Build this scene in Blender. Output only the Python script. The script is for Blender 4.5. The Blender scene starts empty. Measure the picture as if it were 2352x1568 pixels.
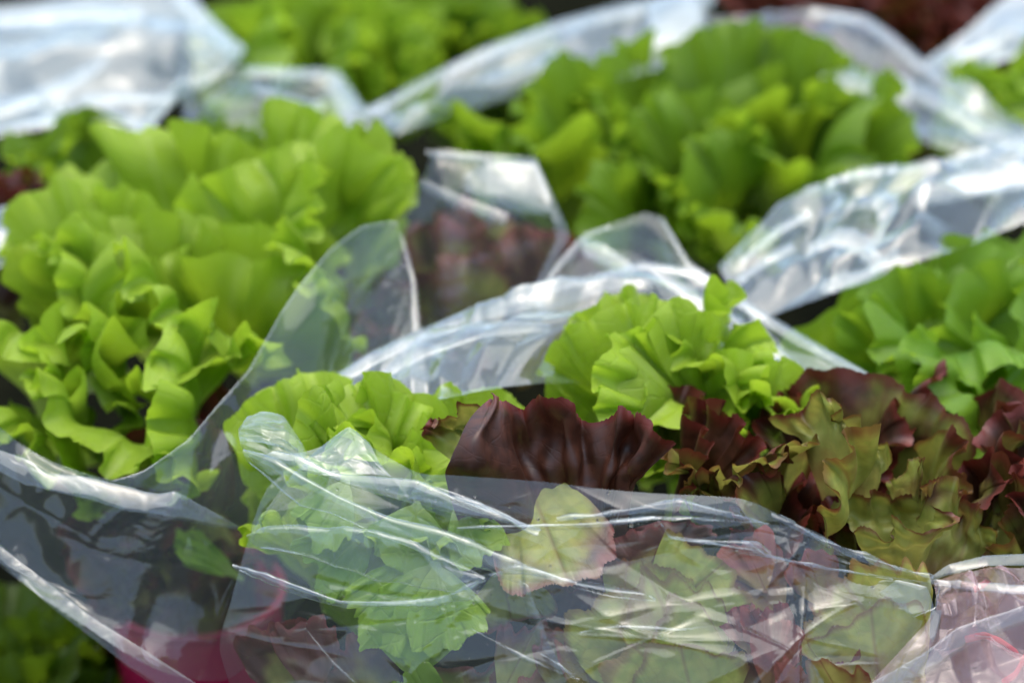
import bpy, math, random
import numpy as np
from mathutils import Vector

# ------------------------------------------------------------------ camera, sky, sun, exposure
scene = bpy.context.scene
CAM_H, PITCH, FOC = 0.84, math.radians(27.0), 100.0
cam_d = bpy.data.cameras.new("camera"); cam = bpy.data.objects.new("camera", cam_d)
scene.collection.objects.link(cam); scene.camera = cam
cam.location = (0, 0, CAM_H); cam.rotation_euler = (math.pi/2 - PITCH, 0, 0)
cam_d.lens = FOC; cam_d.sensor_width = 36.0; cam_d.clip_start = 0.01; cam_d.clip_end = 200.0
cam_d.dof.use_dof = True; cam_d.dof.focus_distance = 1.112; cam_d.dof.aperture_fstop = 5.2

SUN_EL, SUN_AZ = math.radians(86), math.radians(12)      # azimuth from +Y (away from the camera) towards +X
world = bpy.data.worlds.new("World"); scene.world = world; world.use_nodes = True
wn = world.node_tree; wn.nodes.clear()
sky = wn.nodes.new("ShaderNodeTexSky"); sky.sky_type = 'NISHITA'; sky.sun_disc = False
sky.sun_elevation = SUN_EL; sky.sun_rotation = SUN_AZ
sky.air_density = 1.0; sky.dust_density = 4.0; sky.ozone_density = 0.6
bg = wn.nodes.new("ShaderNodeBackground"); bg.inputs['Strength'].default_value = 0.148
wo = wn.nodes.new("ShaderNodeOutputWorld")
wn.links.new(sky.outputs[0], bg.inputs[0]); wn.links.new(bg.outputs[0], wo.inputs[0])
sun_d = bpy.data.lights.new("sun", 'SUN'); sun_d.energy = 1.35; sun_d.angle = math.radians(90); sun_d.color = (1, .97, .92)
sun = bpy.data.objects.new("sun", sun_d); scene.collection.objects.link(sun)
sdir = Vector((math.sin(SUN_AZ)*math.cos(SUN_EL), math.cos(SUN_AZ)*math.cos(SUN_EL), math.sin(SUN_EL)))
sun.rotation_euler = sdir.to_track_quat('Z', 'Y').to_euler()
scene.view_settings.view_transform = 'Standard'; scene.view_settings.look = 'None'
scene.view_settings.exposure = 1.0; scene.view_settings.gamma = 1.0
scene.render.engine = 'CYCLES'
cy = scene.cycles
cy.max_bounces = 6; cy.diffuse_bounces = 3; cy.glossy_bounces = 2; cy.transmission_bounces = 4
cy.transparent_max_bounces = 24; cy.use_adaptive_sampling = True; cy.adaptive_threshold = 0.05; cy.caustics_reflective = False; cy.caustics_refractive = False
cy.sample_clamp_indirect = 4.0

# ------------------------------------------------------------------ helpers
COL = scene.collection
FX, FY = 0.36/2352, math.tan(0)
def at(x, y, Y):
    """point in the place on the line of sight (x, y in a 2352 x 1568 frame) at ground distance Y"""
    xc = (x-1176)*FX; yc = -(y-784)*FX
    d = np.array([xc, math.cos(PITCH)+yc*math.sin(PITCH), -math.sin(PITCH)+yc*math.cos(PITCH)])
    return d*(Y/d[1]) + np.array([0, 0, CAM_H])
def px(Y, y=784):                                          # metres per frame unit at ground distance Y
    return FX*Y/math.cos(PITCH)*1.12
def unit(v):
    v = np.asarray(v, float); n = np.linalg.norm(v); return v/n if n > 1e-9 else v
def sstep(a, b, x):
    t = np.clip((x-a)/(b-a), 0, 1); return t*t*(3-2*t)
def waves1(rng, n=4, f0=1.0, f1=3.0):
    fs = rng.uniform(f0, f1, n); ph = rng.uniform(0, 6.283, n); am = rng.uniform(.5, 1, n); am /= am.sum()
    return lambda t: sum(a*np.sin(6.283*f*t+p) for a, f, p in zip(am, fs, ph))
def waves2(rng, n=6, f0=1.0, f1=3.0):
    fs = rng.uniform(f0, f1, n); th = rng.uniform(0, 6.283, n); ph = rng.uniform(0, 6.283, n)
    return lambda x, y: sum(np.sin(6.283*f*(x*np.cos(t)+y*np.sin(t))+p) for f, t, p in zip(fs, th, ph))/math.sqrt(n)

def grid_mesh(name, P, closed_v=False, uv=None):
    nu, nv = P.shape[:2]
    me = bpy.data.meshes.new(name)
    idx = np.arange(nu*nv).reshape(nu, nv)
    a = idx[:-1, :]; b = idx[1:, :]
    if closed_v:
        q = np.stack([a, np.roll(a, -1, 1), np.roll(b, -1, 1), b], -1).reshape(-1, 4)
    else:
        q = np.stack([a[:, :-1], a[:, 1:], b[:, 1:], b[:, :-1]], -1).reshape(-1, 4)
    me.vertices.add(nu*nv); me.vertices.foreach_set('co', P.reshape(-1).astype(np.float32))
    me.loops.add(q.size); me.loops.foreach_set('vertex_index', q.reshape(-1).astype(np.int32))
    me.polygons.add(len(q)); me.polygons.foreach_set('loop_start', np.arange(0, q.size, 4, dtype=np.int32))
    try: me.polygons.foreach_set('loop_total', np.full(len(q), 4, np.int32))
    except Exception: pass
    me.polygons.foreach_set('use_smooth', np.ones(len(q), bool))
    if uv is not None:
        l = me.uv_layers.new(name='UVMap'); l.data.foreach_set('uv', uv.reshape(-1, 2)[q.reshape(-1)].reshape(-1).astype(np.float32))
    me.update(); me.validate()
    return me
def link(name, me, mat, parent=None, color=None):
    o = bpy.data.objects.new(name, me); COL.objects.link(o)
    if me is not None and mat is not None and not me.materials: me.materials.append(mat)
    if parent is not None:
        o.parent = parent; o.location = -parent.location
    if color is not None: o.color = color
    return o
def thing(name, label, cat, loc, group=None):
    o = bpy.data.objects.new(name, None); COL.objects.link(o); o.location = Vector(loc); o.empty_display_size = .02
    o['label'] = label; o['category'] = cat
    if group: o['group'] = group
    return o

# ------------------------------------------------------------------ materials
def new_mat(name):
    m = bpy.data.materials.new(name); m.use_nodes = True; nt = m.node_tree; nt.nodes.clear()
    out = nt.nodes.new('ShaderNodeOutputMaterial')
    def N(t, **kw):
        n = nt.nodes.new(t)
        for k, v in kw.items():
            if k.startswith('_'): setattr(n, k[1:], v)
            else:
                n.inputs[int(k[1:]) if k[0] == 'i' and k[1:].isdigit() else k].default_value = v
        return n
    def M(op, a, b=None, c=None, clamp=False):
        n = nt.nodes.new('ShaderNodeMath'); n.operation = op; n.use_clamp = clamp
        for i, x in enumerate((a, b, c)):
            if x is None: continue
            if isinstance(x, (int, float)): n.inputs[i].default_value = x
            else: nt.links.new(x, n.inputs[i])
        return n.outputs[0]
    def MIX(f, a, b):
        n = nt.nodes.new('ShaderNodeMix'); n.data_type = 'RGBA'
        for s, x in ((0, f), (6, a), (7, b)):
            if isinstance(x, (int, float)): n.inputs[s].default_value = x
            elif isinstance(x, tuple): n.inputs[s].default_value = (*x, 1)
            else: nt.links.new(x, n.inputs[s])
        return n.outputs[2]
    def SM(x, a, b):
        n = nt.nodes.new('ShaderNodeMapRange'); n.interpolation_type = 'SMOOTHSTEP'
        nt.links.new(x, n.inputs[0]); n.inputs[1].default_value = a; n.inputs[2].default_value = b
        return n.outputs[0]
    return m, nt, out, N, M, MIX, SM, nt.links.new

def leaf_material(name, red):
    m, nt, out, N, M, MIX, SM, L = new_mat(name)
    uvn = N('ShaderNodeUVMap'); sep = N('ShaderNodeSeparateXYZ'); L(uvn.outputs[0], sep.inputs[0])
    u = sep.outputs[1]; v = M('MULTIPLY_ADD', sep.outputs[0], 2.0, -1.0); av = M('ABSOLUTE', v)
    info = N('ShaderNodeObjectInfo'); csep = N('ShaderNodeSeparateColor'); L(info.outputs['Color'], csep.inputs[0])
    rnd = info.outputs['Random']
    geo = N('ShaderNodeNewGeometry'); tc = N('ShaderNodeTexCoord')
    n1 = N('ShaderNodeTexNoise', Scale=38.0, Detail=2.0, Roughness=.6); L(tc.outputs['Object'], n1.inputs['Vector'])
    n2 = N('ShaderNodeTexNoise', Scale=170.0, Detail=1.0); L(tc.outputs['Object'], n2.inputs['Vector'])
    # veins: midrib, side veins leaving it, net veins
    t = M('SUBTRACT', u, M('MULTIPLY', av, .55))
    t = M('ADD', t, M('MULTIPLY', n1.outputs[0], .05))
    side = M('ABSOLUTE', M('SUBTRACT', M('FRACT', M('MULTIPLY', t, 8.0)), .5))
    side = M('SUBTRACT', 1.0, SM(side, 0.0, .06))
    fan = M('ABSOLUTE', M('SUBTRACT', M('FRACT', M('ADD', M('MULTIPLY', v, 6.0), M('MULTIPLY', n1.outputs[0], .8))), .5))
    fan = M('SUBTRACT', 1.0, SM(fan, 0.0, .07))
    mid = M('SUBTRACT', 1.0, SM(M('MULTIPLY', av, u), .0, .035))
    wv = N('ShaderNodeVectorMath'); wv.operation = 'MULTIPLY_ADD'
    L(n1.outputs['Color'], wv.inputs[0]); wv.inputs[1].default_value = (.012,)*3; L(tc.outputs['Object'], wv.inputs[2])
    vor2 = N('ShaderNodeTexVoronoi', Scale=80.0); vor2.feature = 'DISTANCE_TO_EDGE'; L(wv.outputs[0], vor2.inputs['Vector'])
    net2 = M('SUBTRACT', 1.0, SM(vor2.outputs['Distance'], 0.0, .05))
    veins = M('MAXIMUM', M('MULTIPLY', side, .3), M('MAXIMUM', mid, M('MAXIMUM', M('MULTIPLY', fan, .12), M('MULTIPLY', net2, .28 if red else .6))))
    allv = veins
    if red:
        red_amt = csep.outputs[0]
        mask = M('ADD', u, M('MULTIPLY', M('SUBTRACT', n1.outputs[0], .5), 1.5))
        mask = M('ADD', mask, M('MULTIPLY', M('SUBTRACT', red_amt, .5), 1.6))
        mask = SM(mask, .45, .95)
        mask = M('MULTIPLY', mask, M('SUBTRACT', 1.0, M('MULTIPLY', geo.outputs['Backfacing'], .35)))
        olive = MIX(SM(n2.outputs[0], .3, .7), (.21, .27, .038), (.32, .35, .060))
        olive = MIX(M('MULTIPLY', M('SUBTRACT', 1.0, u), .5), olive, (.42, .45, .15))
        olive = MIX(M('MULTIPLY', veins, .4), olive, (.17, .055, .03))
        dark = MIX(SM(n2.outputs[0], .25, .75), (.030, .0105, .0055), (.068, .021, .010))
        olive = MIX(M('MULTIPLY', SM(n1.outputs[0], .52, .68), .55), olive, (.19, .055, .028))
        col = MIX(mask, olive, dark)
        edge = M('MULTIPLY', SM(M('ADD', u, M('MULTIPLY', M('SUBTRACT', n1.outputs[0], .5), .12)), .90, .985), M('MULTIPLY_ADD', red_amt, .35, .6))
        col = MIX(edge, col, (.12, .018, .012))
        hv = N('ShaderNodeHueSaturation'); L(csep.outputs[1], hv.inputs['Value']); L(col, hv.inputs['Color']); col = hv.outputs[0]
        col = MIX(csep.outputs[2], col, (.34, .06, .03))        # limp, orange red leaves pressed on the film
    else:
        g = MIX(SM(n1.outputs[0], .3, .7), (.085, .215, .014), (.17, .34, .024))
        g = MIX(rnd, g, MIX(.5, g, (.24, .42, .022)))
        g = MIX(M('MULTIPLY', SM(u, .55, 1.0), .75), g, (.34, .54, .050))
        g = MIX(M('MULTIPLY', M('SUBTRACT', 1.0, SM(u, .05, .55)), .8), g, (.36, .47, .17))
        g = MIX(M('MULTIPLY', allv, .28), g, (.36, .50, .14))
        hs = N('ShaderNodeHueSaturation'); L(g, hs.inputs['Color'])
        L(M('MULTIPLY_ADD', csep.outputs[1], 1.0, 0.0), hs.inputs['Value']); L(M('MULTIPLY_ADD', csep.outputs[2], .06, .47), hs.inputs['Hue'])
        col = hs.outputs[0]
    bmp = N('ShaderNodeBump', Strength=.4, Distance=.0016)
    hgt = M('ADD', M('MULTIPLY', M('SUBTRACT', 1.0, allv), .3 if red else .6), M('MULTIPLY', n1.outputs[0], .9))
    hgt = M('ADD', hgt, M('MULTIPLY', n2.outputs[0], .25))
    L(hgt, bmp.inputs['Height'])
    pr = N('ShaderNodeBsdfPrincipled', Roughness=.34 if red else .38); pr.inputs['IOR'].default_value = 1.45
    pr.inputs['Specular IOR Level'].default_value = .75 if red else .42
    L(col, pr.inputs['Base Color']); L(bmp.outputs[0], pr.inputs['Normal'])
    L(M('MULTIPLY_ADD', n2.outputs[0], .25, .34 if red else .24), pr.inputs['Roughness'])
    tr = N('ShaderNodeBsdfTranslucent')
    tcol = MIX(.5 if not red else .2, col, (.40, .60, .018) if not red else (.26, .05, .02))
    L(tcol, tr.inputs[0])
    mx = N('ShaderNodeMixShader', i0=.5)
    if red: L(M('MULTIPLY_ADD', mask, -.32, .42), mx.inputs[0])
    L(pr.outputs[0], mx.inputs[1]); L(tr.outputs[0], mx.inputs[2])
    L(mx.outputs[0], out.inputs[0])
    return m
GREEN = leaf_material('green_leaf', False)
RED = leaf_material('red_leaf', True)

def film_material(name, tint=(.97, .985, .985), hz=(.70, .84, .86), rough=.06):
    m, nt, out, N, M, MIX, SM, L = new_mat(name)
    info = N('ShaderNodeObjectInfo'); cs = N('ShaderNodeSeparateColor'); L(info.outputs['Color'], cs.inputs[0])
    tc = N('ShaderNodeTexCoord')
    nA = N('ShaderNodeTexNoise', Scale=14.0, Detail=1.0); L(tc.outputs['Object'], nA.inputs['Vector'])
    mp = N('ShaderNodeMapping'); mp.inputs['Scale'].default_value = (1.0, .35, 2.2); mp.inputs['Rotation'].default_value = (.3, .5, .4)
    L(tc.outputs['Object'], mp.inputs['Vector'])
    nB = N('ShaderNodeTexNoise', Scale=95.0, Detail=1.0, Distortion=.8); L(mp.outputs[0], nB.inputs['Vector'])
    patch = SM(nA.outputs[0], .50, .66)                     # crinkled patches among smooth film
    h = M('ADD', M('MULTIPLY', nA.outputs[0], .5), M('MULTIPLY', M('MULTIPLY', nB.outputs[0], patch), .9))
    b = N('ShaderNodeBump', Strength=.5, Distance=.0016); L(h, b.inputs['Height'])
    fr = N('ShaderNodeLayerWeight', Blend=.5); L(b.outputs[0], fr.inputs['Normal'])
    F = M('MULTIPLY_ADD', M('POWER', fr.outputs['Facing'], 5.0), .96, .04)    # same from either side of the film
    R = M('DIVIDE', M('MULTIPLY', F, 2.0), M('ADD', F, 1.0))
    R = M('MULTIPLY', R, M('MULTIPLY', cs.outputs[1], 4.0), clamp=True)      # green channel: number of layers / 4
    lw = N('ShaderNodeLayerWeight', Blend=.5)
    fac = M('POWER', lw.outputs['Facing'], 3.0)
    hz_f = M('MULTIPLY', cs.outputs[0], M('MULTIPLY_ADD', fac, 1.2, .6))
    hz_f = M('MULTIPLY', hz_f, M('MULTIPLY_ADD', nA.outputs[0], 1.2, .4), clamp=True)
    tp = N('ShaderNodeBsdfTransparent'); tp.inputs[0].default_value = (*tint, 1)
    df = N('ShaderNodeBsdfDiffuse'); df.inputs[0].default_value = (*hz, 1)
    tl = N('ShaderNodeBsdfTranslucent'); tl.inputs[0].default_value = (*hz, 1)
    L(b.outputs[0], df.inputs['Normal'])
    dm = N('ShaderNodeMixShader', i0=.5); L(df.outputs[0], dm.inputs[1]); L(tl.outputs[0], dm.inputs[2])
    a = N('ShaderNodeMixShader'); L(hz_f, a.inputs[0]); L(tp.outputs[0], a.inputs[1]); L(dm.outputs[0], a.inputs[2])
    gl = N('ShaderNodeBsdfGlossy', Roughness=rough); gl.inputs[0].default_value = (.92, .98, 1, 1); L(b.outputs[0], gl.inputs['Normal'])
    c = N('ShaderNodeMixShader'); L(R, c.inputs[0]); L(a.outputs[0], c.inputs[1]); L(gl.outputs[0], c.inputs[2])
    L(c.outputs[0], out.inputs[0])
    return m
FILM = film_material('clear_film')
PINKFILM = film_material('pink_film', (.99, .9, .92), (.86, .62, .64))

def plain(name, col, rough=.5, col2=None, scale=30.0, bump=.2, spec=.5):
    m, nt, out, N, M, MIX, SM, L = new_mat(name)
    tc = N('ShaderNodeTexCoord'); n = N('ShaderNodeTexNoise', Scale=scale, Detail=6.0); L(tc.outputs['Object'], n.inputs['Vector'])
    p = N('ShaderNodeBsdfPrincipled', Roughness=rough)
    L(MIX(SM(n.outputs[0], .3, .7), col, col2 or tuple(c*.7 for c in col)), p.inputs['Base Color'])
    b = N('ShaderNodeBump', Strength=bump, Distance=.003); L(n.outputs[0], b.inputs['Height']); L(b.outputs[0], p.inputs['Normal'])
    p.inputs['Specular IOR Level'].default_value = spec
    L(p.outputs[0], out.inputs[0]); return m
TABLE = plain('stall_table', (.009, .010, .006), .95, (.005, .006, .004), spec=0.0)
MAGENTA = plain('magenta_plastic', (.36, .010, .060), .4, (.30, .008, .05), 12, .1)
REDLINE = plain('red_print', (.55, .05, .06), .5)
def drop_material():
    m, nt, out, N, M, MIX, SM, L = new_mat('water')
    p = N('ShaderNodeBsdfPrincipled', Roughness=.02); p.inputs['IOR'].default_value = 1.33; p.inputs['Transmission Weight'].default_value = 1
    L(p.outputs[0], out.inputs[0]); return m
WATER = drop_material()

# ------------------------------------------------------------------ leaf builder
def leaf_points(Ln, W, seed, nu, nv, fan=1.25, ruf=.12, K=3.0, curl=0.0, cup=0.0, teeth=.008, lobes=.07, fine=.75, blister=.02, wide=.5):
    rng = np.random.default_rng(seed)
    u = np.linspace(0, 1, nu)**.75; v = np.linspace(-1, 1, nv); U, V = np.meshgrid(u, v, indexing='ij')
    w1, w2, w3, w4 = waves1(rng, 3, .5, 1.2), waves1(rng, 4, 2, 4.5), waves1(rng, 3, .6, 1.6), waves1(rng, 3, .8, 2.2)
    saw = (V*rng.uniform(24, 34) + .8*w2(V)) % 1.0
    saw = np.where(saw < .75, saw/.75, (1-saw)/.25) - .5
    R = 1 - .34*abs(V)**5 + lobes*w1(V) + .5*lobes*w2(V) + teeth*2*saw*(.5+.5*w4(V*3))
    Rr = 1 + (R-1)*U**2.5
    r = U*Rr
    ang = V*fan*sstep(-.05, wide, U)
    x = (W/2)/math.sin(min(fan, 1.5))*r*np.sin(ang) + V*.035*Ln*(1-U)
    y = Ln*r*(.58+.42*np.cos(ang))
    s = math.pi*K*V + 2.0*w3(V) + rng.uniform(0, 6.28)
    kf = rng.uniform(1.9, 2.5); s2 = kf*s + 1.7*w1(V)
    A = ruf*W*np.clip(.85+.75*w4(V), .25, 1.7)
    e0 = U**1.6; e1 = U**3.8; e2 = U**7; e3 = U**15
    z = .25*A*e0*np.sin(.5*s+1) + .85*A*e1*np.sin(s+.9*U) + fine*.62*A*e2*np.sin(s2+.6*U) + .16*fine*A*e3*np.sin(2.3*s2)
    tang = -.40*A*e1*np.sin(2*s+1.8*U) - .24*fine*A*e2*np.sin(2*s2+1.2*U)
    ca, sa = np.cos(ang), np.sin(ang)
    x = x + tang*ca; y = y - tang*sa
    rad = .20*A*e1*np.cos(s*1.3+1) + .15*fine*A*e2*np.cos(s2)
    x = x + rad*sa; y = y + rad*ca
    w5 = waves2(rng, 6, .8, 2.6)
    z = z + blister*W*w5(U*1.3, V)*sstep(.1, .5, U)
    z = z + cup*(x/(W/2+1e-6))**2*(W/2)
    tt = np.clip(y/Ln, 0, 1.3)
    ts = np.linspace(0, 1.3, 131); th = curl*ts**2
    Yc = np.concatenate([[0], np.cumsum(np.cos(th[:-1])*.01)])*Ln; Zc = np.concatenate([[0], np.cumsum(np.sin(th[:-1])*.01)])*Ln
    thv = curl*tt**2
    y2 = np.interp(tt, ts, Yc) - z*np.sin(thv); z2 = np.interp(tt, ts, Zc) + z*np.cos(thv)
    yt, zt = np.interp(1, ts, Yc), np.interp(1, ts, Zc); a = math.atan2(zt, yt); sc = Ln/math.hypot(yt, zt)
    y3 = (y2*math.cos(a)+z2*math.sin(a))*sc; z3 = (-y2*math.sin(a)+z2*math.cos(a))*sc
    return np.stack([x, y3, z3], -1), np.stack([V*.5+.5, U], -1)
def put_leaf(parent, base, tip, width, normal, seed, mat, color=(.5, 1, .5, 1), res=(26, 84), twist=0.0, **kw):
    base = np.asarray(base); tip = np.asarray(tip); d = tip-base; Ln = np.linalg.norm(d); yd = d/Ln
    n = np.asarray(normal, float); zd = unit(n - yd*np.dot(n, yd)); xd = np.cross(yd, zd)
    if twist:
        c, s_ = math.cos(twist), math.sin(twist); xd, zd = xd*c+zd*s_, zd*c-xd*s_
    P, uv = leaf_points(Ln, width, seed, *res, **kw)
    Q = base + P[..., :1]*xd + P[..., 1:2]*yd + P[..., 2:3]*zd
    # points are kept relative to the plant's base
    return link('leaf', grid_mesh('leaf', Q, uv=uv), mat, parent, color)

LMAX, WS = .08, 2.05
def lerpY(seg, y):
    ys = [s[0] for s in seg]; Ys = [s[1] for s in seg]
    return float(np.interp(y, ys, Ys))
def head(label, base, seg, tips, seed, mat=GREEN, group=None, color=(.5, 1, .5, 1), fill=1.2, res=(26, 84), nrm=(0, -.75, .8), fw=None, cat='lettuce', name='lettuce', ws=1.0, **kw):
    """a lettuce: tips = (x, y, width[, curl[, twist]]) in the frame, seg = ground distance by frame height"""
    b = at(*base); rng = random.Random(seed)
    t = thing(name, label, cat, b, group); y0, y1 = min(q[1] for q in tips), max(q[1] for q in tips)
    def one(x, y, w, curl=-.9, tw=0.0, dY=0.0, k=0, col=None, **k2):
        Y = lerpY(seg, y)+dY; tip = at(x, y, Y)
        f = .25+.75*(y-y0)/(y1-y0+1e-6)+rng.uniform(-.2, .2)
        ax = unit(unit(tip-b)*.55 + np.array([0, 0, .45]) + np.array([-tip[0]*.5, -.89, .45])*f + np.array([rng.uniform(-.25, .25), 0, rng.uniform(-.1, .1)]))
        Lf = LMAX*rng.uniform(.85, 1.15)*(Y/1.15); bb = tip-ax*Lf
        n = np.array([-(tip[0]-b[0])*2.0+rng.uniform(-.35, .35), -.55+rng.uniform(-.3, .3), 1.0])
        kk = dict(curl=curl*rng.uniform(.7, 1.35), K=rng.uniform(4.2, 5.8), ruf=rng.uniform(.07, .095), fine=.55, lobes=.05, cup=rng.uniform(-.15, .15)); kk.update(kw); kk.update(k2)
        c = col or color; j = rng.uniform(.88, 1.08)
        put_leaf(t, bb, tip, w*ws*WS*px(Y), n, seed*100+k, mat, (c[0], c[1]*j, c[2], 1), res, twist=tw, **kk)
    for k, tp in enumerate(tips):
        ex = tp[5] if len(tp) > 5 else {}
        one(tp[0], tp[1], tp[2], tp[3] if len(tp) > 3 else -.9, tp[4] if len(tp) > 4 else 0.0, (.012, -.012, .0)[k % 3], k, **ex)
    for i in range(int(len(tips)*fill*.4)+2):
        a, c = rng.sample(tips, 2); q = rng.uniform(.2, .8)
        one(a[0]*q+c[0]*(1-q)+rng.uniform(-30, 30), a[1]*q+c[1]*(1-q)+rng.uniform(10, 110), fw or (a[2]*q+c[2]*(1-q))*.85,
            rng.uniform(-1.1, .3), rng.uniform(-.5, .5), rng.uniform(.05, .09), 60+i)
    return t

# ------------------------------------------------------------------ film builder
def crm(pts, n):
    """Catmull-Rom resampling of a polyline to n points"""
    p = np.asarray(pts, float)
    if len(p) == 2:
        t = np.linspace(0, 1, n)[:, None]; return p[0]*(1-t)+p[1]*t
    e = np.vstack([2*p[0]-p[1], p, 2*p[-1]-p[-2]])
    s = np.linspace(0, len(p)-1, n); i = np.minimum(s.astype(int), len(p)-2); t = (s-i)[:, None]
    a, b, c, d = e[i], e[i+1], e[i+2], e[i+3]
    return .5*((2*b)+(-a+c)*t+(2*a-5*b+4*c-d)*t*t+(-a+3*b-3*c+d)*t**3)
def lin(pts, n):
    p = np.asarray(pts, float); s = np.linspace(0, len(p)-1, n); i = np.minimum(s.astype(int), len(p)-2); t = (s-i)[:, None]
    return p[i]*(1-t)+p[i+1]*t
def soft(pts, n, k=.5):
    return crm(pts, n)*(1-k) + lin(pts, n)*k
def crumple(P, rng, amp, f0, f1, n=7, edge=True, ridges=0, rh=.0009, rw=.0014):
    """sharp linear creases: folded triangle waves, each living in its own patch of the film"""
    du = np.linalg.norm(np.diff(P, axis=0), axis=2).mean(1).sum(); dv = np.linalg.norm(np.diff(P, axis=1), axis=2).mean(0).sum()
    S, T = np.meshgrid(np.linspace(0, du, P.shape[0]), np.linspace(0, dv, P.shape[1]), indexing='ij')
    d = np.zeros(S.shape)
    for i in range(n):
        f = math.exp(rng.uniform(math.log(f0), math.log(f1))); th = rng.uniform(0, math.pi); ph = rng.uniform(0, 1)
        wr = waves2(rng, 3, 3, 8)
        q = (f*(S*math.cos(th)+T*math.sin(th)+.03*wr(S*.6, T*.6))+ph) % 1.0
        tri = 1-abs(2*q-1)
        mk = waves2(rng, 3, 3, 9)(S, T)
        d += (tri-.5)*sstep(-.1, .9, mk)/f
    d *= amp*.42
    for i in range(ridges):                                  # thin sharp creases that run a few centimetres and die out
        th = rng.uniform(-.75, .45) if rng.random() < .75 else rng.uniform(0, math.pi); wr = waves2(rng, 3, 2, 6)
        cs_, ct_ = rng.uniform(0, du), rng.uniform(0, dv)
        a_ = (S-cs_)*math.cos(th)-(T-ct_)*math.sin(th)+.006*wr(S, T); l_ = (S-cs_)*math.sin(th)+(T-ct_)*math.cos(th)
        w_ = rw*rng.uniform(.7, 1.6); d += rng.choice([-1, 1])*rh*rng.uniform(.4, 1.2)*np.exp(-abs(a_/w_)**1.3)*np.exp(-(l_/rng.uniform(.015, .05))**4)
    if edge:
        a_, b_ = np.linspace(0, 1, P.shape[0])[:, None], np.linspace(0, 1, P.shape[1])[None]
        d = d*np.clip(np.minimum(np.minimum(a_, 1-a_)*7, np.minimum(b_, 1-b_)*12)+.08, 0, 1)
    gu = np.gradient(P, axis=0); gv = np.gradient(P, axis=1); N = np.cross(gu, gv); N /= np.linalg.norm(N, axis=2, keepdims=True)+1e-12
    return P + N*d[..., None]
def sheet(parent, rows, seed, nu=90, nv=140, amp=.35, f=(10, 60), n=8, k=.5, color=(.05, .25, 0, 1), name='film', mat=None, **kw):
    """rows: control polylines (x, y, Y) from one border of the film to the other"""
    rng = np.random.default_rng(seed)
    R = [soft([at(*p) for p in r], nv, k) for r in rows]
    R = np.stack(R)                                         # rows, nv, 3
    G = np.stack([soft(R[:, j], nu, k) for j in range(nv)], 1)
    G = crumple(G, rng, amp, *f, n=n, **kw)
    o = link(name, grid_mesh(name, G), mat or FILM, parent, color)
    return o, G
def fold(parent, top, bot, seed, thick=.004, nu=110, nc=20, color=(.10, .4, 0, 1), amp=.2, name='fold', k=.7, mat=None, f=(15, 90), crisp=False):
    """a flattened tube of film between two border lines"""
    rng = np.random.default_rng(seed)
    a = soft([at(*p) for p in top], nu, k); b = soft([at(*p) for p in bot], nu, k)
    c = (a+b)/2; h = (a-b)/2; cl = np.array([0, 0, CAM_H])
    n = np.cross(np.gradient(c, axis=0), h); n /= np.linalg.norm(n, axis=1, keepdims=True)+1e-9
    sg = np.sign(np.sum(n*(cl-c), axis=1, keepdims=True)); n = n*sg
    th = np.linspace(-.06, math.pi+.06, nc)
    hw = np.linalg.norm(h, axis=1)[:, None, None]
    G = c[:, None]+h[:, None]*np.cos(th)[None, :, None] + n[:, None]*(np.minimum(thick*.6, hw*.6) if crisp else np.minimum(thick*.5, hw*.22))*(np.sign(np.sin(th))*abs(np.sin(th))**(.6 if crisp else 1.0))[None, :, None]
    G = crumple(G, rng, amp*(.5 if crisp else .35), *f, n=6, edge=False)
    return link(name, grid_mesh(name, G), mat or FILM, parent, color)

# ================================================================== THE PLACE
# ------------------------------------------------------------------ table under everything
me = bpy.data.meshes.new('stall_table')
me.from_pydata([(-3, -.6, 0), (3, -.6, 0), (3, 6, 0), (-3, 6, 0)], [], [(0, 1, 2, 3)])
tb = link('ground', me, TABLE); tb['kind'] = 'structure'

# ------------------------------------------------------------------ lettuces
SEG_L = [(280, 1.30), (450, 1.235), (600, 1.16), (750, 1.115), (900, 1.08), (1070, 1.04)]
head('large lime green lettuce with broad wavy leaves in the open bag on the left', (480, 1230, 1.19), SEG_L,
     [(340, 315, 270, -1.0), (590, 345, 270, -.8), (800, 292, 260, -.6), (930, 360, 200, -.9), (150, 420, 200, -1.2),
      (250, 495, 260, -1.3), (500, 505, 280, -1.2), (715, 450, 230, -.6), (110, 590, 190, -1.2), (545, 590, 330, -1.5), (290, 615, 270, -1.4), (680, 610, 190, -1.3),
      (150, 735, 320, -1.6), (410, 740, 240, -1.3), (10, 810, 240, -1.4), (90, 930, 280, -1.5), (340, 890, 260, -1.3), (215, 1035, 260, -1.4), (20, 1010, 220, -1.5), (460, 840, 170, -1.2)],
     4, group='lettuces on the stall', fill=.4, res=(34, 150), color=(.5, 1.05, .32, 1))
head('dark red lettuce low in the open left bag, below the lime green leaves', (400, 1390, 1.14), [(950, 1.11), (1100, 1.11), (1500, 1.10)],
     [(500, 930, 170), (430, 960, 140, -1.3), (330, 1050, 170, -1.4), (270, 1040, 120), (480, 1010, 150), (430, 1150, 200), (250, 1200, 200), (150, 1250, 180), (350, 1280, 170), (500, 1250, 150)],
     5, RED, 'lettuces on the stall', color=(.72, 1, 0, 1), fill=.8)
SEG_B = [(40, 1.50), (200, 1.44), (400, 1.35), (600, 1.27)]
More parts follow.
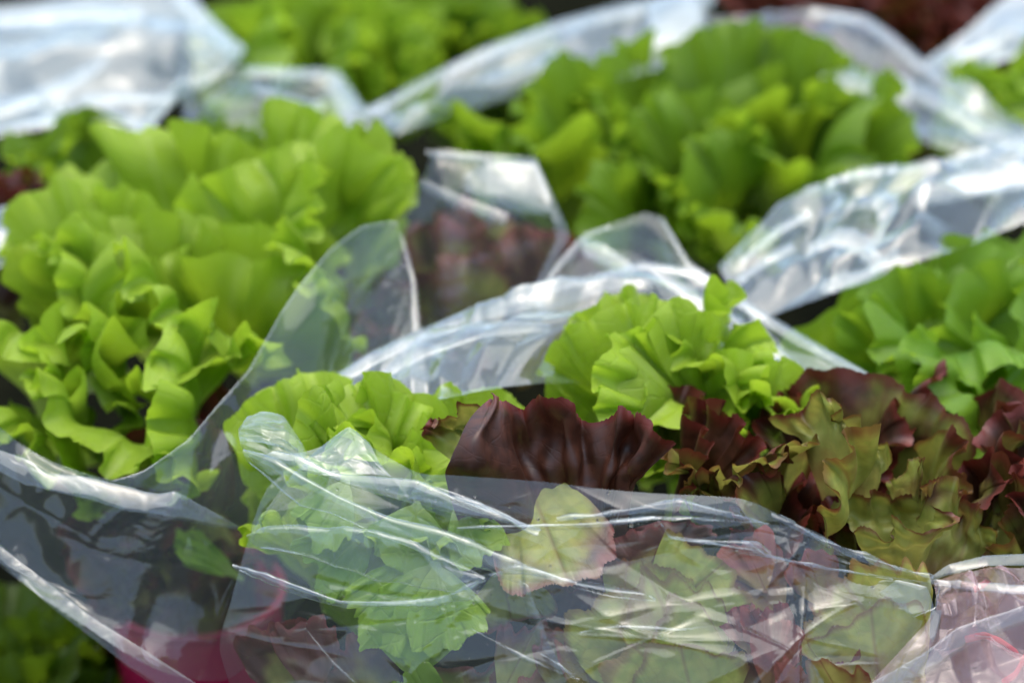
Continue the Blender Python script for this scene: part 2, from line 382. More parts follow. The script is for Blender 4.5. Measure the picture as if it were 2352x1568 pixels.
head('big green frilled lettuce in the middle of the back row, dark between its leaves', (1620, 760, 1.42), SEG_B,
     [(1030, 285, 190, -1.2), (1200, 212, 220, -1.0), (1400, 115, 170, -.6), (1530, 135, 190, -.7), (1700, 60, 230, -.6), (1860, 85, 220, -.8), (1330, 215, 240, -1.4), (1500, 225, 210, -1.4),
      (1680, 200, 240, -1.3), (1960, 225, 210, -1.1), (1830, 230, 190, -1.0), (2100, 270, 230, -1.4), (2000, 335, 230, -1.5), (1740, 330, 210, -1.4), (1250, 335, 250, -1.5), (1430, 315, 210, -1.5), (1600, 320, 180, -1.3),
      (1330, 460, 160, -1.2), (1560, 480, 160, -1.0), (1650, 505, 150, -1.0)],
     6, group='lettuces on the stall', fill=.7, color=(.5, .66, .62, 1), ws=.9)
SEG_M = [(680, 1.105), (800, 1.07), (900, 1.05), (1000, 1.03)]
head('bright lime lettuce standing in the middle bag behind the dark red leaf', (1560, 1160, 1.09), SEG_M,
     [(1330, 722, 220, -1.0), (1440, 697, 220, -.8), (1590, 740, 220, -.9), (1700, 800, 190, -1.1), (1430, 800, 250, -1.3), (1600, 840, 250, -1.4), (1760, 870, 180, -1.3), (1370, 890, 210, -1.4), (1520, 930, 220, -1.5), (1690, 950, 220, -1.5)],
     7, group='lettuces on the stall', fill=.8, res=(34, 150), color=(.5, 1.15, .30, 1), ws=.95)
SEG_R = [(590, 1.22), (750, 1.15), (900, 1.09)]
head('green lettuce with one smooth cupped leaf at the right edge', (2260, 1060, 1.19), SEG_R,
     [(1880, 715, 210, -.5, .0, dict(ruf=.03, K=2)), (1990, 660, 180, -.9), (2090, 620, 180), (2190, 620, 300, -1.1, .0, dict(ruf=.04, K=2.5, cup=.5)), (2330, 600, 220),
      (2340, 720, 220, -1.3), (2130, 770, 260, -1.7), (2010, 800, 170, -1.4), (2240, 850, 250, -1.8), (2350, 870, 220, -1.7), (2130, 900, 210, -1.8), (2290, 940, 210, -1.7), (2250, 545, 130)],
     8, group='lettuces on the stall', fill=.7, res=(28, 100), color=(.5, .74, .74, 1), ruf=.055, K=3.6)
head('green lettuce in the far row at the top edge, above a crease of clear film', (740, 380, 1.60), [(-40, 1.64), (80, 1.57), (180, 1.51)],
     [(520, 10, 150), (620, 60, 170), (700, 30, 190, -.6), (800, 20, 170), (880, 30, 180), (950, 110, 150), (760, 100, 200), (640, 120, 180, -1.3), (880, 110, 200), (560, 60, 140), (990, 110, 120), (820, 150, 170, -1.3), (600, -20, 180), (740, -30, 190), (870, -40, 190)],
     9, group='lettuces on the stall', color=(.5, .92, .5, 1), res=(20, 60))
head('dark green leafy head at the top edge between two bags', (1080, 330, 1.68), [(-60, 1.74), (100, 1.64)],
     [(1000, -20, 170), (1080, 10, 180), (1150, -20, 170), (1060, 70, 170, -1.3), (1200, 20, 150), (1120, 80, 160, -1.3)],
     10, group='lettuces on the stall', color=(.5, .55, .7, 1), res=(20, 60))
head('red brown lettuce at the top right edge, far out of focus', (2050, 330, 1.70), [(-60, 1.75), (100, 1.63)],
     [(1680, -25, 150), (1800, -20, 170), (1900, -10, 190), (1980, 20, 180), (2080, 10, 200), (2200, 0, 190), (2120, 70, 180, -1.3), (2180, 50, 170), (2020, 60, 170, -1.3), (1900, -40, 180), (2100, -50, 180), (2250, -30, 160)],
     11, RED, 'lettuces on the stall', color=(.62, 1, .12, 1), res=(20, 60))
head('green lettuce cut off by the right edge under bright white film', (2380, 420, 1.50), [(100, 1.52), (300, 1.45)],
     [(2260, 190, 130), (2330, 150, 150), (2380, 170, 160), (2300, 240, 150, -1.3), (2350, 230, 170, -1.2), (2180, 150, 90)],
     12, group='lettuces on the stall', color=(.5, 1.0, .45, 1), res=(20, 60))
head('dark red lettuce inside the upright clear bag in the middle', (1050, 1080, 1.30), [(480, 1.31), (600, 1.29), (800, 1.26), (900, 1.25)],
     [(870, 540, 130), (960, 520, 150), (1120, 520, 170), (1230, 520, 160), (1000, 600, 180, -1.3), (900, 660, 170, -1.3), (1180, 620, 190, -1.3), (820, 740, 160), (1060, 720, 200, -1.4), (760, 790, 150), (880, 800, 180, -1.5), (700, 830, 150)],
     13, RED, 'lettuces on the stall', color=(.50, 1, .10, 1), fill=.8)
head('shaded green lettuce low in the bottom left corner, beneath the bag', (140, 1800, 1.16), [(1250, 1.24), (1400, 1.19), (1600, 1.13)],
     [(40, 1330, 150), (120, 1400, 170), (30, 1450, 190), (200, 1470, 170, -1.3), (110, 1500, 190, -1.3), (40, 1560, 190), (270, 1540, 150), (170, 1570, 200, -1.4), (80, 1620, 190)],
     14, group='lettuces on the stall', color=(.5, .2, .8, 1))  # leaf colour darkened to paint in the shade of this corner
head('dark green leaves at the back left under the white film', (250, 640, 1.36), [(180, 1.44), (300, 1.40), (420, 1.34)],
     [(60, 330, 190), (150, 340, 170), (560, 290, 100), (650, 300, 100), (500, 280, 100), (750, 310, 100), (20, 380, 160), (610, 320, 100), (700, 330, 100), (450, 300, 90)],
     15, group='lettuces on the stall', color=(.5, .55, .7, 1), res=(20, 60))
head('red lettuce half hidden beneath the film at the left edge', (20, 640, 1.33), [(350, 1.36), (480, 1.30)],
     [(0, 400, 150), (40, 430, 120), (-30, 450, 150), (60, 400, 110), (700, 250, 90)][:4],
     16, RED, 'lettuces on the stall', color=(.8, 1, 0, 1), res=(20, 60))

# front green lettuce: lime frills above the film, more leaves pressed behind it
SEG_F = [(850, 1.06), (950, 1.025), (1080, .99), (1250, .965), (1700, .93)]
head('lime green frilled lettuce in the front bag beside the dark red leaf', (880, 1430, 1.01), SEG_F,
     [(650, 872, 200, -1.0), (800, 890, 220, -.9), (920, 925, 200, -.9), (1045, 893, 200, -.6), (690, 945, 220, -1.3), (850, 985, 240, -1.4), (1000, 1010, 190, -1.2), (900, 1065, 240, -1.4), (760, 1045, 200, -1.4),
      (660, 1185, 150, -1.5), (1090, 1230, 170, -1.3), (780, 1225, 230, -1.5), (990, 1180, 230, -1.5)],
     17, group='lettuces on the stall', fill=.8, res=(38, 170), color=(.5, 1.15, .30, 1), ws=.95)
# ------------------------------------------------------------------ front red lettuce, traced leaf by leaf
FR = thing('lettuce', 'red leaf lettuce in the front bag with one large dark glossy leaf and olive curls', 'lettuce', at(1750, 1500, 1.02), 'lettuces on the stall')
FB = at(1750, 1500, 1.02)
def traced(cols, seed, nu=60, nv=200, color=(.5, 1, .5, 1), mat=RED, parent=FR, teeth=.0013, ruf=.0035, k=.1, freq=6, smooth=.05, swell=.0008):
    """a leaf given by columns that run from its margin down to its base"""
    rng = np.random.default_rng(seed)
    m = max(len(c) for c in cols)
    C = np.stack([soft([at(*p) for p in c], nu, 0.0) for c in cols])     # cols, nu, 3
    G = np.stack([soft(C[:, i], nv, k) for i in range(nu)])              # nu, nv, 3   row 0 = margin
    for i in range(nu):                                                  # the blade is calm below its frilled margin
        sg = smooth*nv*min(1, (i/nu)*1.6)
        if sg > .8:
            h_ = int(3*sg); kr = np.exp(-.5*(np.arange(-h_, h_+1)/sg)**2); kr /= kr.sum()
            for c_ in range(3): G[i, :, c_] = np.convolve(np.pad(G[i, :, c_], h_, mode='reflect', reflect_type='odd'), kr, 'valid')
    U = np.linspace(1, 0, nu)[:, None]; V = np.linspace(-1, 1, nv)[None, :]
    gu = np.gradient(G, axis=0); gv = np.gradient(G, axis=1); N = np.cross(gv, gu); N /= np.linalg.norm(N, axis=2, keepdims=True)+1e-12
    w, w2, w3 = waves1(rng, 3, 2, 5), waves1(rng, 3, 1, 3), waves2(rng, 8, 2, 7)
    s = freq*math.pi*V+1.5*w2(V)
    d = ruf*(U**7*np.sin(s) + .4*U**14*np.sin(2.7*s)) + swell*w3(U*.6, V*.7)
    saw = (V*30+.9*w(V)) % 1.0; saw = np.where(saw < .7, saw/.7, (1-saw)/.3)-.4
    tdir = -unit(gu.mean((0, 1)))
    out = -gu/(np.linalg.norm(gu, axis=2, keepdims=True)+1e-9)
    G = G + N*d[..., None] + out*(teeth*saw*(.5+.5*w2(V*2))*U**16)[..., None]
    G = G[:, ::-1]
    return link('leaf', grid_mesh('leaf', np.ascontiguousarray(G), uv=np.stack(np.broadcast_arrays(V*.5+.5, U), -1)), mat, parent, color)
# the large dark leaf with its flap folded forward
traced([[(1128, 924, .985), (1062, 992, .962), (1036, 1050, .956), (1022, 1115, .957), (1075, 1235, .965), (1250, 1400, .985)],
        [(1140, 918, .985), (1108, 985, .958), (1098, 1050, .954), (1102, 1120, .956), (1140, 1240, .965), (1300, 1400, .985)],
        [(1149, 915, .985), (1148, 985, .970), (1163, 1050, .966), (1190, 1115, .964), (1230, 1240, .968), (1330, 1400, .985)],
        [(1172, 925, 0.9870), (1178, 990, 0.9860), (1192, 1050, 0.9850), (1215, 1115, 0.9810), (1260, 1240, 0.9770), (1345, 1400, 0.9835)],
        [(1203, 938, 0.9900), (1215, 990, 0.9910), (1225, 1050, 0.9895), (1245, 1115, 0.9835), (1280, 1240, 0.9780), (1360, 1400, 0.9835)],
        [(1242, 910, 0.9850), (1255, 980, 0.9870), (1262, 1050, 0.9860), (1275, 1115, 0.9820), (1300, 1240, 0.9775), (1370, 1400, 0.9835)],
        [(1292, 914, 0.9870), (1298, 985, 0.9830), (1300, 1050, 0.9820), (1305, 1115, 0.9800), (1320, 1240, 0.9770), (1380, 1400, 0.9835)],
        [(1332, 960, 0.9910), (1335, 1010, 0.9895), (1335, 1060, 0.9860), (1335, 1115, 0.9820), (1340, 1240, 0.9775), (1390, 1400, 0.9835)],
        [(1384, 966, 0.9880), (1380, 1010, 0.9860), (1375, 1060, 0.9830), (1365, 1115, 0.9795), (1360, 1240, 0.9770), (1400, 1400, 0.9835)],
        [(1422, 930, 0.9830), (1412, 1000, 0.9790), (1402, 1060, 0.9780), (1390, 1115, 0.9770), (1380, 1240, 0.9770), (1410, 1400, 0.9835)],
        [(1458, 962, 0.9890), (1440, 1015, 0.9860), (1425, 1065, 0.9820), (1408, 1118, 0.9790), (1395, 1240, 0.9780), (1420, 1400, 0.9835)],
        [(1474, 948, 0.9770), (1462, 1010, 0.9750), (1445, 1065, 0.9750), (1425, 1118, 0.9760), (1405, 1240, 0.9770), (1425, 1400, 0.9835)],
        [(1512, 985, .962), (1488, 1035, .964), (1462, 1078, .967), (1440, 1120, .970), (1415, 1240, .972), (1430, 1400, .985)],
        [(1546, 1024, .958), (1508, 1062, .962), (1478, 1090, .967), (1455, 1122, .970), (1425, 1240, .974), (1435, 1400, .985)]],
       21, 80, 300, (1.0, 1, 0, 1), ruf=.0012, k=.0, smooth=.035, swell=.0022)
traced([[(966, 1008, 1.01), (1000, 1030, 1.005), (1060, 1080, .99), (1150, 1200, .985)],
        [(972, 985, 1.0), (1010, 1000, 1.005), (1065, 1040, .995), (1160, 1200, .99)],
        [(988, 962, 1.01), (1025, 985, 1.01), (1075, 1020, 1.0), (1165, 1200, .995)],
        [(1010, 975, .995), (1040, 985, 1.005), (1085, 1010, 1.0), (1170, 1200, .995)],
        [(1050, 938, 1.0), (1070, 970, 1.01), (1100, 1000, 1.005), (1175, 1200, .995)],
        [(1110, 926, 1.0), (1115, 960, 1.0), (1125, 1000, 1.0), (1180, 1200, .995)],
        [(1150, 940, 1.0), (1150, 970, 1.0), (1150, 1010, 1.0), (1190, 1200, .995)]], 22, 50, 140, (.40, 1, 0, 1), ruf=.002)
# olive curls to the right (light green with reddish teeth)
traced([[(1762, 966, 1.02), (1800, 990, 1.02), (1850, 1030, 1.01), (1900, 1200, 1.01)],
        [(1800, 955, 1.01), (1830, 985, 1.01), (1870, 1030, 1.005), (1910, 1200, 1.01)],
        [(1838, 945, 1.02), (1860, 985, 1.015), (1890, 1030, 1.005), (1920, 1200, 1.01)],
        [(1858, 915, 1.01), (1880, 965, 1.01), (1905, 1030, 1.005), (1930, 1200, 1.01)],
        [(1882, 893, 1.0), (1900, 955, 1.0), (1920, 1030, 1.0), (1940, 1200, 1.01)],
        [(1905, 915, 1.01), (1918, 962, 1.005), (1935, 1030, 1.0), (1950, 1200, 1.01)],
        [(1936, 930, .99), (1938, 965, .995), (1950, 1030, .995), (1960, 1200, 1.01)],
        [(1905, 962, 1.0), (1935, 985, 1.0), (1965, 1030, .995), (1970, 1200, 1.01)],
        [(1978, 952, .995), (1975, 990, .995), (1980, 1035, .995), (1980, 1200, 1.01)],
        [(1975, 990, 1.005), (1990, 1010, 1.0), (1995, 1045, .995), (1990, 1200, 1.01)],
        [(2015, 1020, 1.0), (2015, 1040, .998), (2010, 1070, .995), (1995, 1200, 1.01)],
        [(2045, 1015, .99), (2035, 1050, .993), (2020, 1085, .995), (2000, 1200, 1.01)],
        [(2050, 1060, .99), (2035, 1080, .993), (2020, 1100, .995), (2005, 1200, 1.01)]], 24, 60, 220, (.24, 1, 0, 1), ruf=.0011)
traced([[(2035, 1105, 1.0), (2040, 1130, .995), (2050, 1150, .995), (2080, 1250, 1.0)],
        [(2060, 1095, .99), (2065, 1120, .988), (2070, 1145, .99), (2085, 1250, 1.0)],
        [(2100, 1052, .985), (2098, 1090, .982), (2095, 1135, .985), (2095, 1250, 1.0)],
        [(2120, 1055, .978), (2115, 1095, .98), (2110, 1135, .985), (2100, 1250, 1.0)],
        [(2105, 1100, .985), (2110, 1120, .985), (2112, 1140, .987), (2105, 1250, 1.0)],
        [(2130, 1112, .98), (2125, 1130, .983), (2120, 1148, .987), (2110, 1250, 1.0)],
        [(2158, 1100, .98), (2145, 1130, .983), (2135, 1155, .987), (2115, 1250, 1.0)]], 25, 50, 160, (.14, 1, 0, 1), ruf=.0011)
# the lower cup: back wall, then front lip
traced([[(1926, 1165, .985), (1945, 1200, .982), (1965, 1230, .978), (2040, 1330, .98)],
        [(1945, 1142, .985), (1960, 1190, .984), (1985, 1230, .98), (2045, 1330, .98)],
        [(1985, 1140, .98), (1990, 1190, .984), (2005, 1230, .98), (2050, 1330, .98)],
        [(1998, 1130, .985), (2010, 1185, .988), (2025, 1230, .982), (2055, 1330, .98)],
        [(2032, 1128, .985), (2035, 1180, .99), (2045, 1230, .984), (2060, 1330, .98)],
        [(2045, 1150, .99), (2055, 1185, .992), (2065, 1230, .985), (2065, 1330, .98)],
        [(2068, 1132, .985), (2080, 1180, .99), (2085, 1225, .984), (2070, 1330, .98)],
        [(2110, 1140, .985), (2115, 1180, .987), (2110, 1225, .98), (2075, 1330, .98)],
        [(2150, 1165, .98), (2145, 1190, .98), (2130, 1225, .976), (2085, 1330, .978)],
        [(2192, 1182, .972), (2175, 1205, .972), (2150, 1235, .971), (2095, 1330, .974)],
        [(2185, 1205, .962), (2165, 1220, .964), (2140, 1245, .966), (2100, 1330, .97)],
        [(2140, 1222, .956), (2140, 1240, .958), (2125, 1265, .962), (2100, 1330, .968)],
        [(2095, 1222, .953), (2105, 1245, .956), (2105, 1270, .96), (2098, 1330, .966)],
        [(2070, 1195, .953), (2080, 1240, .955), (2085, 1270, .96), (2090, 1330, .966)],
        [(2045, 1185, .953), (2058, 1235, .955), (2065, 1270, .96), (2080, 1330, .966)],
        [(2050, 1228, .956), (2045, 1248, .957), (2050, 1275, .96), (2070, 1330, .966)],
        [(2025, 1235, .955), (2025, 1255, .957), (2032, 1280, .96), (2060, 1330, .966)],
        [(1985, 1212, .955), (1990, 1245, .957), (2005, 1280, .96), (2050, 1330, .966)],
        [(1960, 1225, .957), (1970, 1250, .959), (1990, 1285, .962), (2040, 1330, .966)]], 26, 50, 300, (.30, 1, 0, 1), ruf=.0012, smooth=.02)
traced([[(2105, 1190, .985), (2120, 1230, .978), (2125, 1280, .975), (2110, 1345, .975)],
        [(2150, 1098, .985), (2150, 1180, .98), (2145, 1260, .976), (2120, 1345, .975)],
        [(2190, 1095, .985), (2180, 1180, .982), (2165, 1260, .978), (2130, 1345, .975)],
        [(2205, 1128, .98), (2195, 1190, .98), (2180, 1260, .978), (2140, 1345, .975)],
        [(2195, 1140, .985), (2205, 1195, .985), (2190, 1265, .98), (2150, 1345, .975)],
        [(2235, 1155, .98), (2225, 1210, .982), (2210, 1270, .98), (2165, 1345, .975)],
        [(2255, 1165, .975), (2240, 1215, .98), (2225, 1275, .98), (2180, 1345, .975)],
        [(2240, 1205, .985), (2250, 1240, .985), (2240, 1285, .982), (2195, 1345, .978)],
        [(2290, 1215, .98), (2275, 1250, .982), (2255, 1295, .982), (2210, 1345, .98)],
        [(2285, 1255, .985), (2285, 1270, .985), (2270, 1300, .983), (2225, 1345, .98)],
        [(2330, 1265, .975), (2310, 1285, .98), (2290, 1305, .982), (2240, 1345, .98)]], 27, 60, 240, (.30, 1, 0, 1), ruf=.0011)
# dark leaves filling the rest of the head
def fr(x, y, Y, w, seed, color, base=(1900, 1420, 1.03), nrm=(0, -.8, .7), res=(34, 130), mat=RED, tow=.7, **kw):
    a = dict(curl=-1.0, ruf=.08, K=5.0, teeth=.012, fine=.6, lobes=.05); a.update(kw)
    tip = at(x, y, Y); bb = at(*base); L0 = np.linalg.norm(bb-tip)
    ax = unit(unit(tip-bb)*.55+np.array([0, 0, .4])+np.array([0, -.89, .45])*tow+np.array([(seed % 7-3)*.08, 0, 0])); bb = tip-ax*.075
    rr_ = random.Random(seed); nrm = np.array([rr_.uniform(-.4, .4), -.55+rr_.uniform(-.3, .3), 1.0])
    put_leaf(FR, bb, tip, w*1.9*px(Y), nrm, seed, mat, color, res, **a)
DK = (.95, 1, 0, 1); MD = (.62, 1, 0, 1); OL = (.18, 1, 0, 1)
fr(1790, 1045, .982, 165, 61, (.22, 1.15, 0, 1), (1850, 1330, 1.0), curl=-1.0, ruf=.07, K=4.0); fr(1920, 1045, .972, 190, 62, (.16, 1.15, 0, 1), (1900, 1330, 1.0), curl=-1.3, ruf=.08, K=4.4)
fr(1640, 922, 1.05, 200, 31, (.45, 1, 0, 1), (1680, 1350, 1.04)); fr(1700, 975, 1.02, 190, 32, (.85, 1, 0, 1), (1720, 1350, 1.02)); fr(1610, 1050, .995, 170, 34, DK, (1640, 1350, 1.0), curl=-.4)
fr(1750, 1075, .985, 170, 33, MD, (1740, 1350, 1.0)); fr(1560, 1085, .99, 130, 35, (.3, 1, 0, 1), (1580, 1350, 1.0)); fr(1800, 905, 1.07, 120, 37, DK, (1820, 1300, 1.06))
fr(2040, 866, 1.062, 280, 39, (.42, .9, 0, 1), (2060, 1260, 1.07), ruf=.03, K=3.0, curl=-.7, tow=.1); fr(2130, 945, 1.06, 250, 40, (.75, 1, 0, 1), (2100, 1300, 1.05), ruf=.06, curl=-1.2)
fr(2250, 1000, 1.035, 230, 42, DK, (2200, 1340, 1.04), curl=-1.3); fr(2350, 985, 1.045, 220, 43, (.5, 1, 0, 1), (2280, 1340, 1.04)); fr(2320, 1080, 1.0, 230, 44, (.55, 1, 0, 1), (2250, 1360, 1.01))
fr(2215, 1055, 1.01, 150, 45, (.3, 1, 0, 1), (2180, 1340, 1.02)); fr(2350, 1180, .98, 190, 46, (.6, 1, 0, 1), (2280, 1380, 1.0)); fr(1850, 1200, 1.0, 200, 47, DK, (1870, 1400, 1.02), curl=-1.4)
fr(1960, 1130, 1.015, 190, 48, DK, (1960, 1400, 1.02), curl=-1.2); fr(1690, 1140, .975, 150, 50, (.4, 1, 0, 1), (1720, 1400, .99)); fr(2290, 1215, .985, 170, 52, (.35, 1, 0, 1), (2230, 1400, .995), curl=-1.4)
fr(1840, 1245, .978, 160, 57, DK, (1850, 1420, 1.0), curl=-1.3); fr(1890, 1165, 1.0, 180, 58, DK, (1890, 1400, 1.02), tow=.2); fr(1900, 1235, .985, 150, 54, (.4, 1, 0, 1), (1920, 1420, 1.0), curl=-1.4); fr(2070, 1000, 1.04, 170, 55, DK, (2070, 1350, 1.04)); fr(1740, 985, 1.05, 150, 56, (.5, 1, 0, 1), (1780, 1300, 1.05))
# leaves pressed against the inside of the front film
def pressed(base, tip, w, seed, color, mat=RED, parent=FR, **kw):
    a = dict(curl=-.15, ruf=.012, K=4.0, teeth=.020, lobes=.13, blister=.010, fan=1.2, fine=.5, wide=.2); a.update(kw)
    Y = tip[2]
    if mat is RED and color[0] < .35: color = (color[0], 1.4, color[2], 1)
    put_leaf(parent, at(*base), at(*tip), w*px(Y), (0.05, -.9, .45), seed, mat, color, (34, 170), **a)
PO = (.10, 1, 0, 1)
pressed((1190, 1050, 1.002), (1310, 1350, .935), 330, 61, (.40, 1.15, 0, 1), wide=.3, ruf=.02)
pressed((1560, 1640, .93), (1420, 1345, .935), 420, 62, (.02, 1, 0, 1), fan=1.0)
pressed((1640, 1660, .925), (1500, 1340, .93), 300, 63, (.03, 1, 0, 1))
pressed((1480, 1440, .938), (1660, 1295, .942), 320, 64, (.05, 1, 0, 1), fan=.9)
pressed((1430, 1420, .945), (1440, 1285, .948), 130, 65, (.12, 1, 0, 1))
pressed((1700, 1700, .922), (1440, 1470, .918), 380, 66, (.0, 1, 0, 1), fan=1.2)
pressed((1620, 1720, .918), (1560, 1480, .916), 330, 67, (.03, 1, 0, 1))
pressed((1560, 1380, .945), (1560, 1270, .95), 150, 68, (.35, 1, 0, 1))
pressed((1800, 1560, .925), (1750, 1390, .93), 150, 69, (.9, 1, .45, 1), ruf=.08)
pressed((1770, 1600, .92), (1790, 1420, .925), 150, 70, (.7, 1, .6, 1), ruf=.09)
pressed((1720, 1500, .925), (1700, 1390, .935), 130, 71, (.85, 1, .3, 1), ruf=.07)
pressed((2120, 1570, .93), (1930, 1330, .94), 400, 72, (.16, 1, .12, 1), ruf=.015)
pressed((2020, 1600, .925), (2000, 1400, .935), 340, 73, (.10, 1, .08, 1))
pressed((1860, 1700, .915), (1830, 1520, .918), 160, 74, (.6, 1, .5, 1))
pressed((1760, 1360, .955), (1700, 1230, .965), 160, 75, (.6, 1, .4, 1))
pressed((1900, 1400, .955), (1850, 1270, .96), 150, 76, (.5, 1, .35, 1))
pressed((2000, 1720, .91), (1890, 1530, .914), 190, 77, (.35, 1, .2, 1))
pressed((1330, 1640, .93), (1300, 1440, .935), 200, 78, (.5, 1, .1, 1))
pressed((1150, 1600, .935), (1230, 1440, .945), 170, 79, (.45, 1, .05, 1))
pressed((1400, 1660, .925), (1310, 1470, .93), 120, 80, (.4, 1, .3, 1))
pressed((1700, 1450, .95), (1600, 1420, .955), 300, 81, (.85, 1, 0, 1)); pressed((1500, 1300, .975), (1500, 1200, .98), 330, 82, (.97, 1, 0, 1))
pressed((1250, 1500, .96), (1380, 1400, .965), 260, 83, (.9, 1, 0, 1)); pressed((1900, 1500, .95), (1900, 1440, .955), 330, 84, (.8, 1, 0, 1))
for k, (b_, t_, w_, c_) in enumerate([((1300, 1640, .945), (1200, 1480, .95), 300, (.45, 1.2, .1, 1)), ((1150, 1300, .965), (1180, 1440, .95), 240, (.4, 1.1, 0, 1)), ((1650, 1560, .945), (1560, 1400, .952), 340, (.2, 1.4, 0, 1)), ((1800, 1420, .955), (1680, 1300, .96), 260, (.5, 1.2, .3, 1)),
        ((1800, 1640, .935), (1700, 1500, .935), 320, (.55, 1.2, .35, 1)), ((2050, 1460, .955), (1950, 1310, .962), 300, (.3, 1.3, .1, 1)), ((2050, 1680, .925), (1940, 1510, .928), 330, (.35, 1.3, .15, 1)), ((1500, 1360, .965), (1420, 1240, .968), 260, (.75, 1, .1, 1)),
        ((700, 1640, .955), (640, 1420, .96), 260, (.7, 1, .05, 1)), ((900, 1680, .945), (780, 1500, .95), 260, (.55, 1.1, .05, 1)), ((1100, 1690, .94), (1060, 1530, .945), 260, (.4, 1.2, 0, 1)), ((1250, 1700, .93), (1180, 1560, .935), 220, (.5, 1.2, .2, 1))]):
    pressed(b_, t_, w_, 400+k, c_, ruf=.022)
FG = [o for o in bpy.data.objects if o.get('label', '').startswith('lime green frilled lettuce in the front')][0]
GP = (.5, 1.08, .45, 1)
pressed((1000, 1290, .955), (880, 1500, .935), 240, 91, GP, GREEN, FG, ruf=.03, curl=-.6); pressed((1000, 1290, .955), (1040, 1490, .932), 230, 92, GP, GREEN, FG, ruf=.03, curl=-.6)
pressed((950, 1280, .96), (820, 1420, .945), 150, 93, GP, GREEN, FG, ruf=.03); pressed((950, 1560, .935), (960, 1390, .94), 260, 94, GP, GREEN, FG, ruf=.028)
pressed((800, 1100, .975), (720, 1240, .955), 170, 95, (.5, .9, .6, 1), GREEN, FG, ruf=.028); pressed((860, 1200, .97), (720, 1330, .955), 200, 96, (.5, .85, .6, 1), GREEN, FG, ruf=.028)
pressed((1050, 1150, .97), (1110, 1290, .95), 170, 97, (.5, 1, .4, 1), GREEN, FG); pressed((960, 1150, .97), (930, 1300, .955), 260, 98, (.5, .8, .55, 1), GREEN, FG)
pressed((1050, 1700, .92), (900, 1560, .925), 200, 99, (.5, .6, .6, 1), GREEN, FG); pressed((720, 1600, .94), (700, 1420, .95), 180, 100, (.85, .8, .1, 1), RED, FR)
# ------------------------------------------------------------------ magenta tub and the stray leaf in the left bag
def tub():
    c = at(450, 1360, 1.17); b = np.array([c[0], c[1], 0.0]); t = thing('plastic_tub', 'magenta plastic tub behind the film of the bag at lower left', 'tub', b)
    n = 72; h = c[2]; prof = [(.036, .001-h), (.041, -.012), (.0415, -.003), (.043, -.001), (.0435, .002), (.042, .003), (.0405, .002), (.039, -.012), (.034, .004-h)]
    th = np.linspace(0, 2*math.pi, n, endpoint=False)
    P = np.zeros((len(prof), n, 3))
    for i, (r, z) in enumerate(prof):
        P[i, :, 0] = r*np.cos(th); P[i, :, 1] = r*np.sin(th); P[i, :, 2] = z
    P += c
    link('wall', grid_mesh('wall', P[:3], True), MAGENTA, t); link('rim', grid_mesh('rim', P[2:], True), MAGENTA, t)
tub()
RL = [o for o in bpy.data.objects if o.get('label', '').startswith('dark red lettuce low')][0]
put_leaf(RL, at(560, 1330, 1.08), at(392, 1240, 1.07), 95*px(1.02), (.1, -.6, .8), 301, GREEN, (.5, 1.0, .7, 1), (30, 90), curl=-.5, ruf=.1)
for k, (tx_, ty_, w_) in enumerate([(420, 1290, 180), (510, 1320, 180), (340, 1250, 170)]):
    tp_ = at(tx_, ty_, 1.10); put_leaf(RL, tp_-np.array([.01*(k % 3-1), -.055, .03]), tp_, w_*1.4*px(1.1), (.1*(k % 2), -.5, 1), 310+k, RED, (.95, 1, 0, 1), (30, 110), curl=-1.1, ruf=.10, K=3.8)

# ------------------------------------------------------------------ clear bags
def C(h, layers): return (h, layers/8.0, 0, 1)
BG = 'clear plastic bags round the lettuces'
# front bag
b1 = thing('plastic_bag', 'crinkled clear plastic bag in front with water drops and a gathered left corner', 'bag', at(1350, 1600, .92), BG)
_, G1 = sheet(b1, [
    [(690, 1062, .985), (800, 982, .985), (860, 1030, .97), (960, 1085, .955), (1040, 1091, .943), (1240, 1105, .936), (1400, 1124, .935), (1530, 1134, .938), (1700, 1144, .945), (1790, 1180, .945), (1850, 1215, .945), (1960, 1268, .945), (2140, 1326, .945)],
    [(640, 1130, .965), (760, 1150, .955), (860, 1160, .95), (960, 1165, .943), (1050, 1170, .937), (1240, 1180, .93), (1400, 1190, .93), (1530, 1195, .932), (1690, 1205, .937), (1790, 1235, .94), (1850, 1262, .94), (1960, 1305, .942), (2140, 1340, .943)],
    [(575, 1225, .955), (720, 1260, .945), (850, 1275, .94), (960, 1280, .935), (1060, 1285, .93), (1240, 1290, .925), (1400, 1300, .924), (1530, 1300, .925), (1690, 1310, .93), (1790, 1325, .932), (1850, 1345, .934), (1960, 1370, .936), (2130, 1400, .938)],
    [(530, 1380, .945), (690, 1400, .935), (840, 1410, .928), (960, 1420, .924), (1060, 1420, .92), (1240, 1430, .916), (1400, 1430, .912), (1530, 1430, .91), (1690, 1430, .914), (1790, 1440, .918), (1850, 1450, .92), (1960, 1460, .924), (2100, 1470, .928)],
    [(505, 1490, .94), (680, 1510, .93), (840, 1520, .92), (960, 1520, .915), (1060, 1520, .91), (1240, 1520, .906), (1400, 1520, .902), (1530, 1520, .90), (1690, 1520, .904), (1790, 1525, .908), (1850, 1530, .91), (1950, 1530, .915), (2060, 1540, .92)],
    [(560, 1660, .93), (690, 1680, .92), (840, 1690, .91), (960, 1690, .905), (1060, 1690, .9), (1240, 1690, .896), (1400, 1690, .892), (1530, 1690, .89), (1690, 1690, .894), (1790, 1690, .898), (1850, 1690, .90), (1950, 1690, .905), (2060, 1690, .91)],
    ], 1, 210, 440, amp=.11, f=(6, 24), n=9, k=.35, color=C(.095, 1.7), name='film_front', ridges=64, rh=.0007)
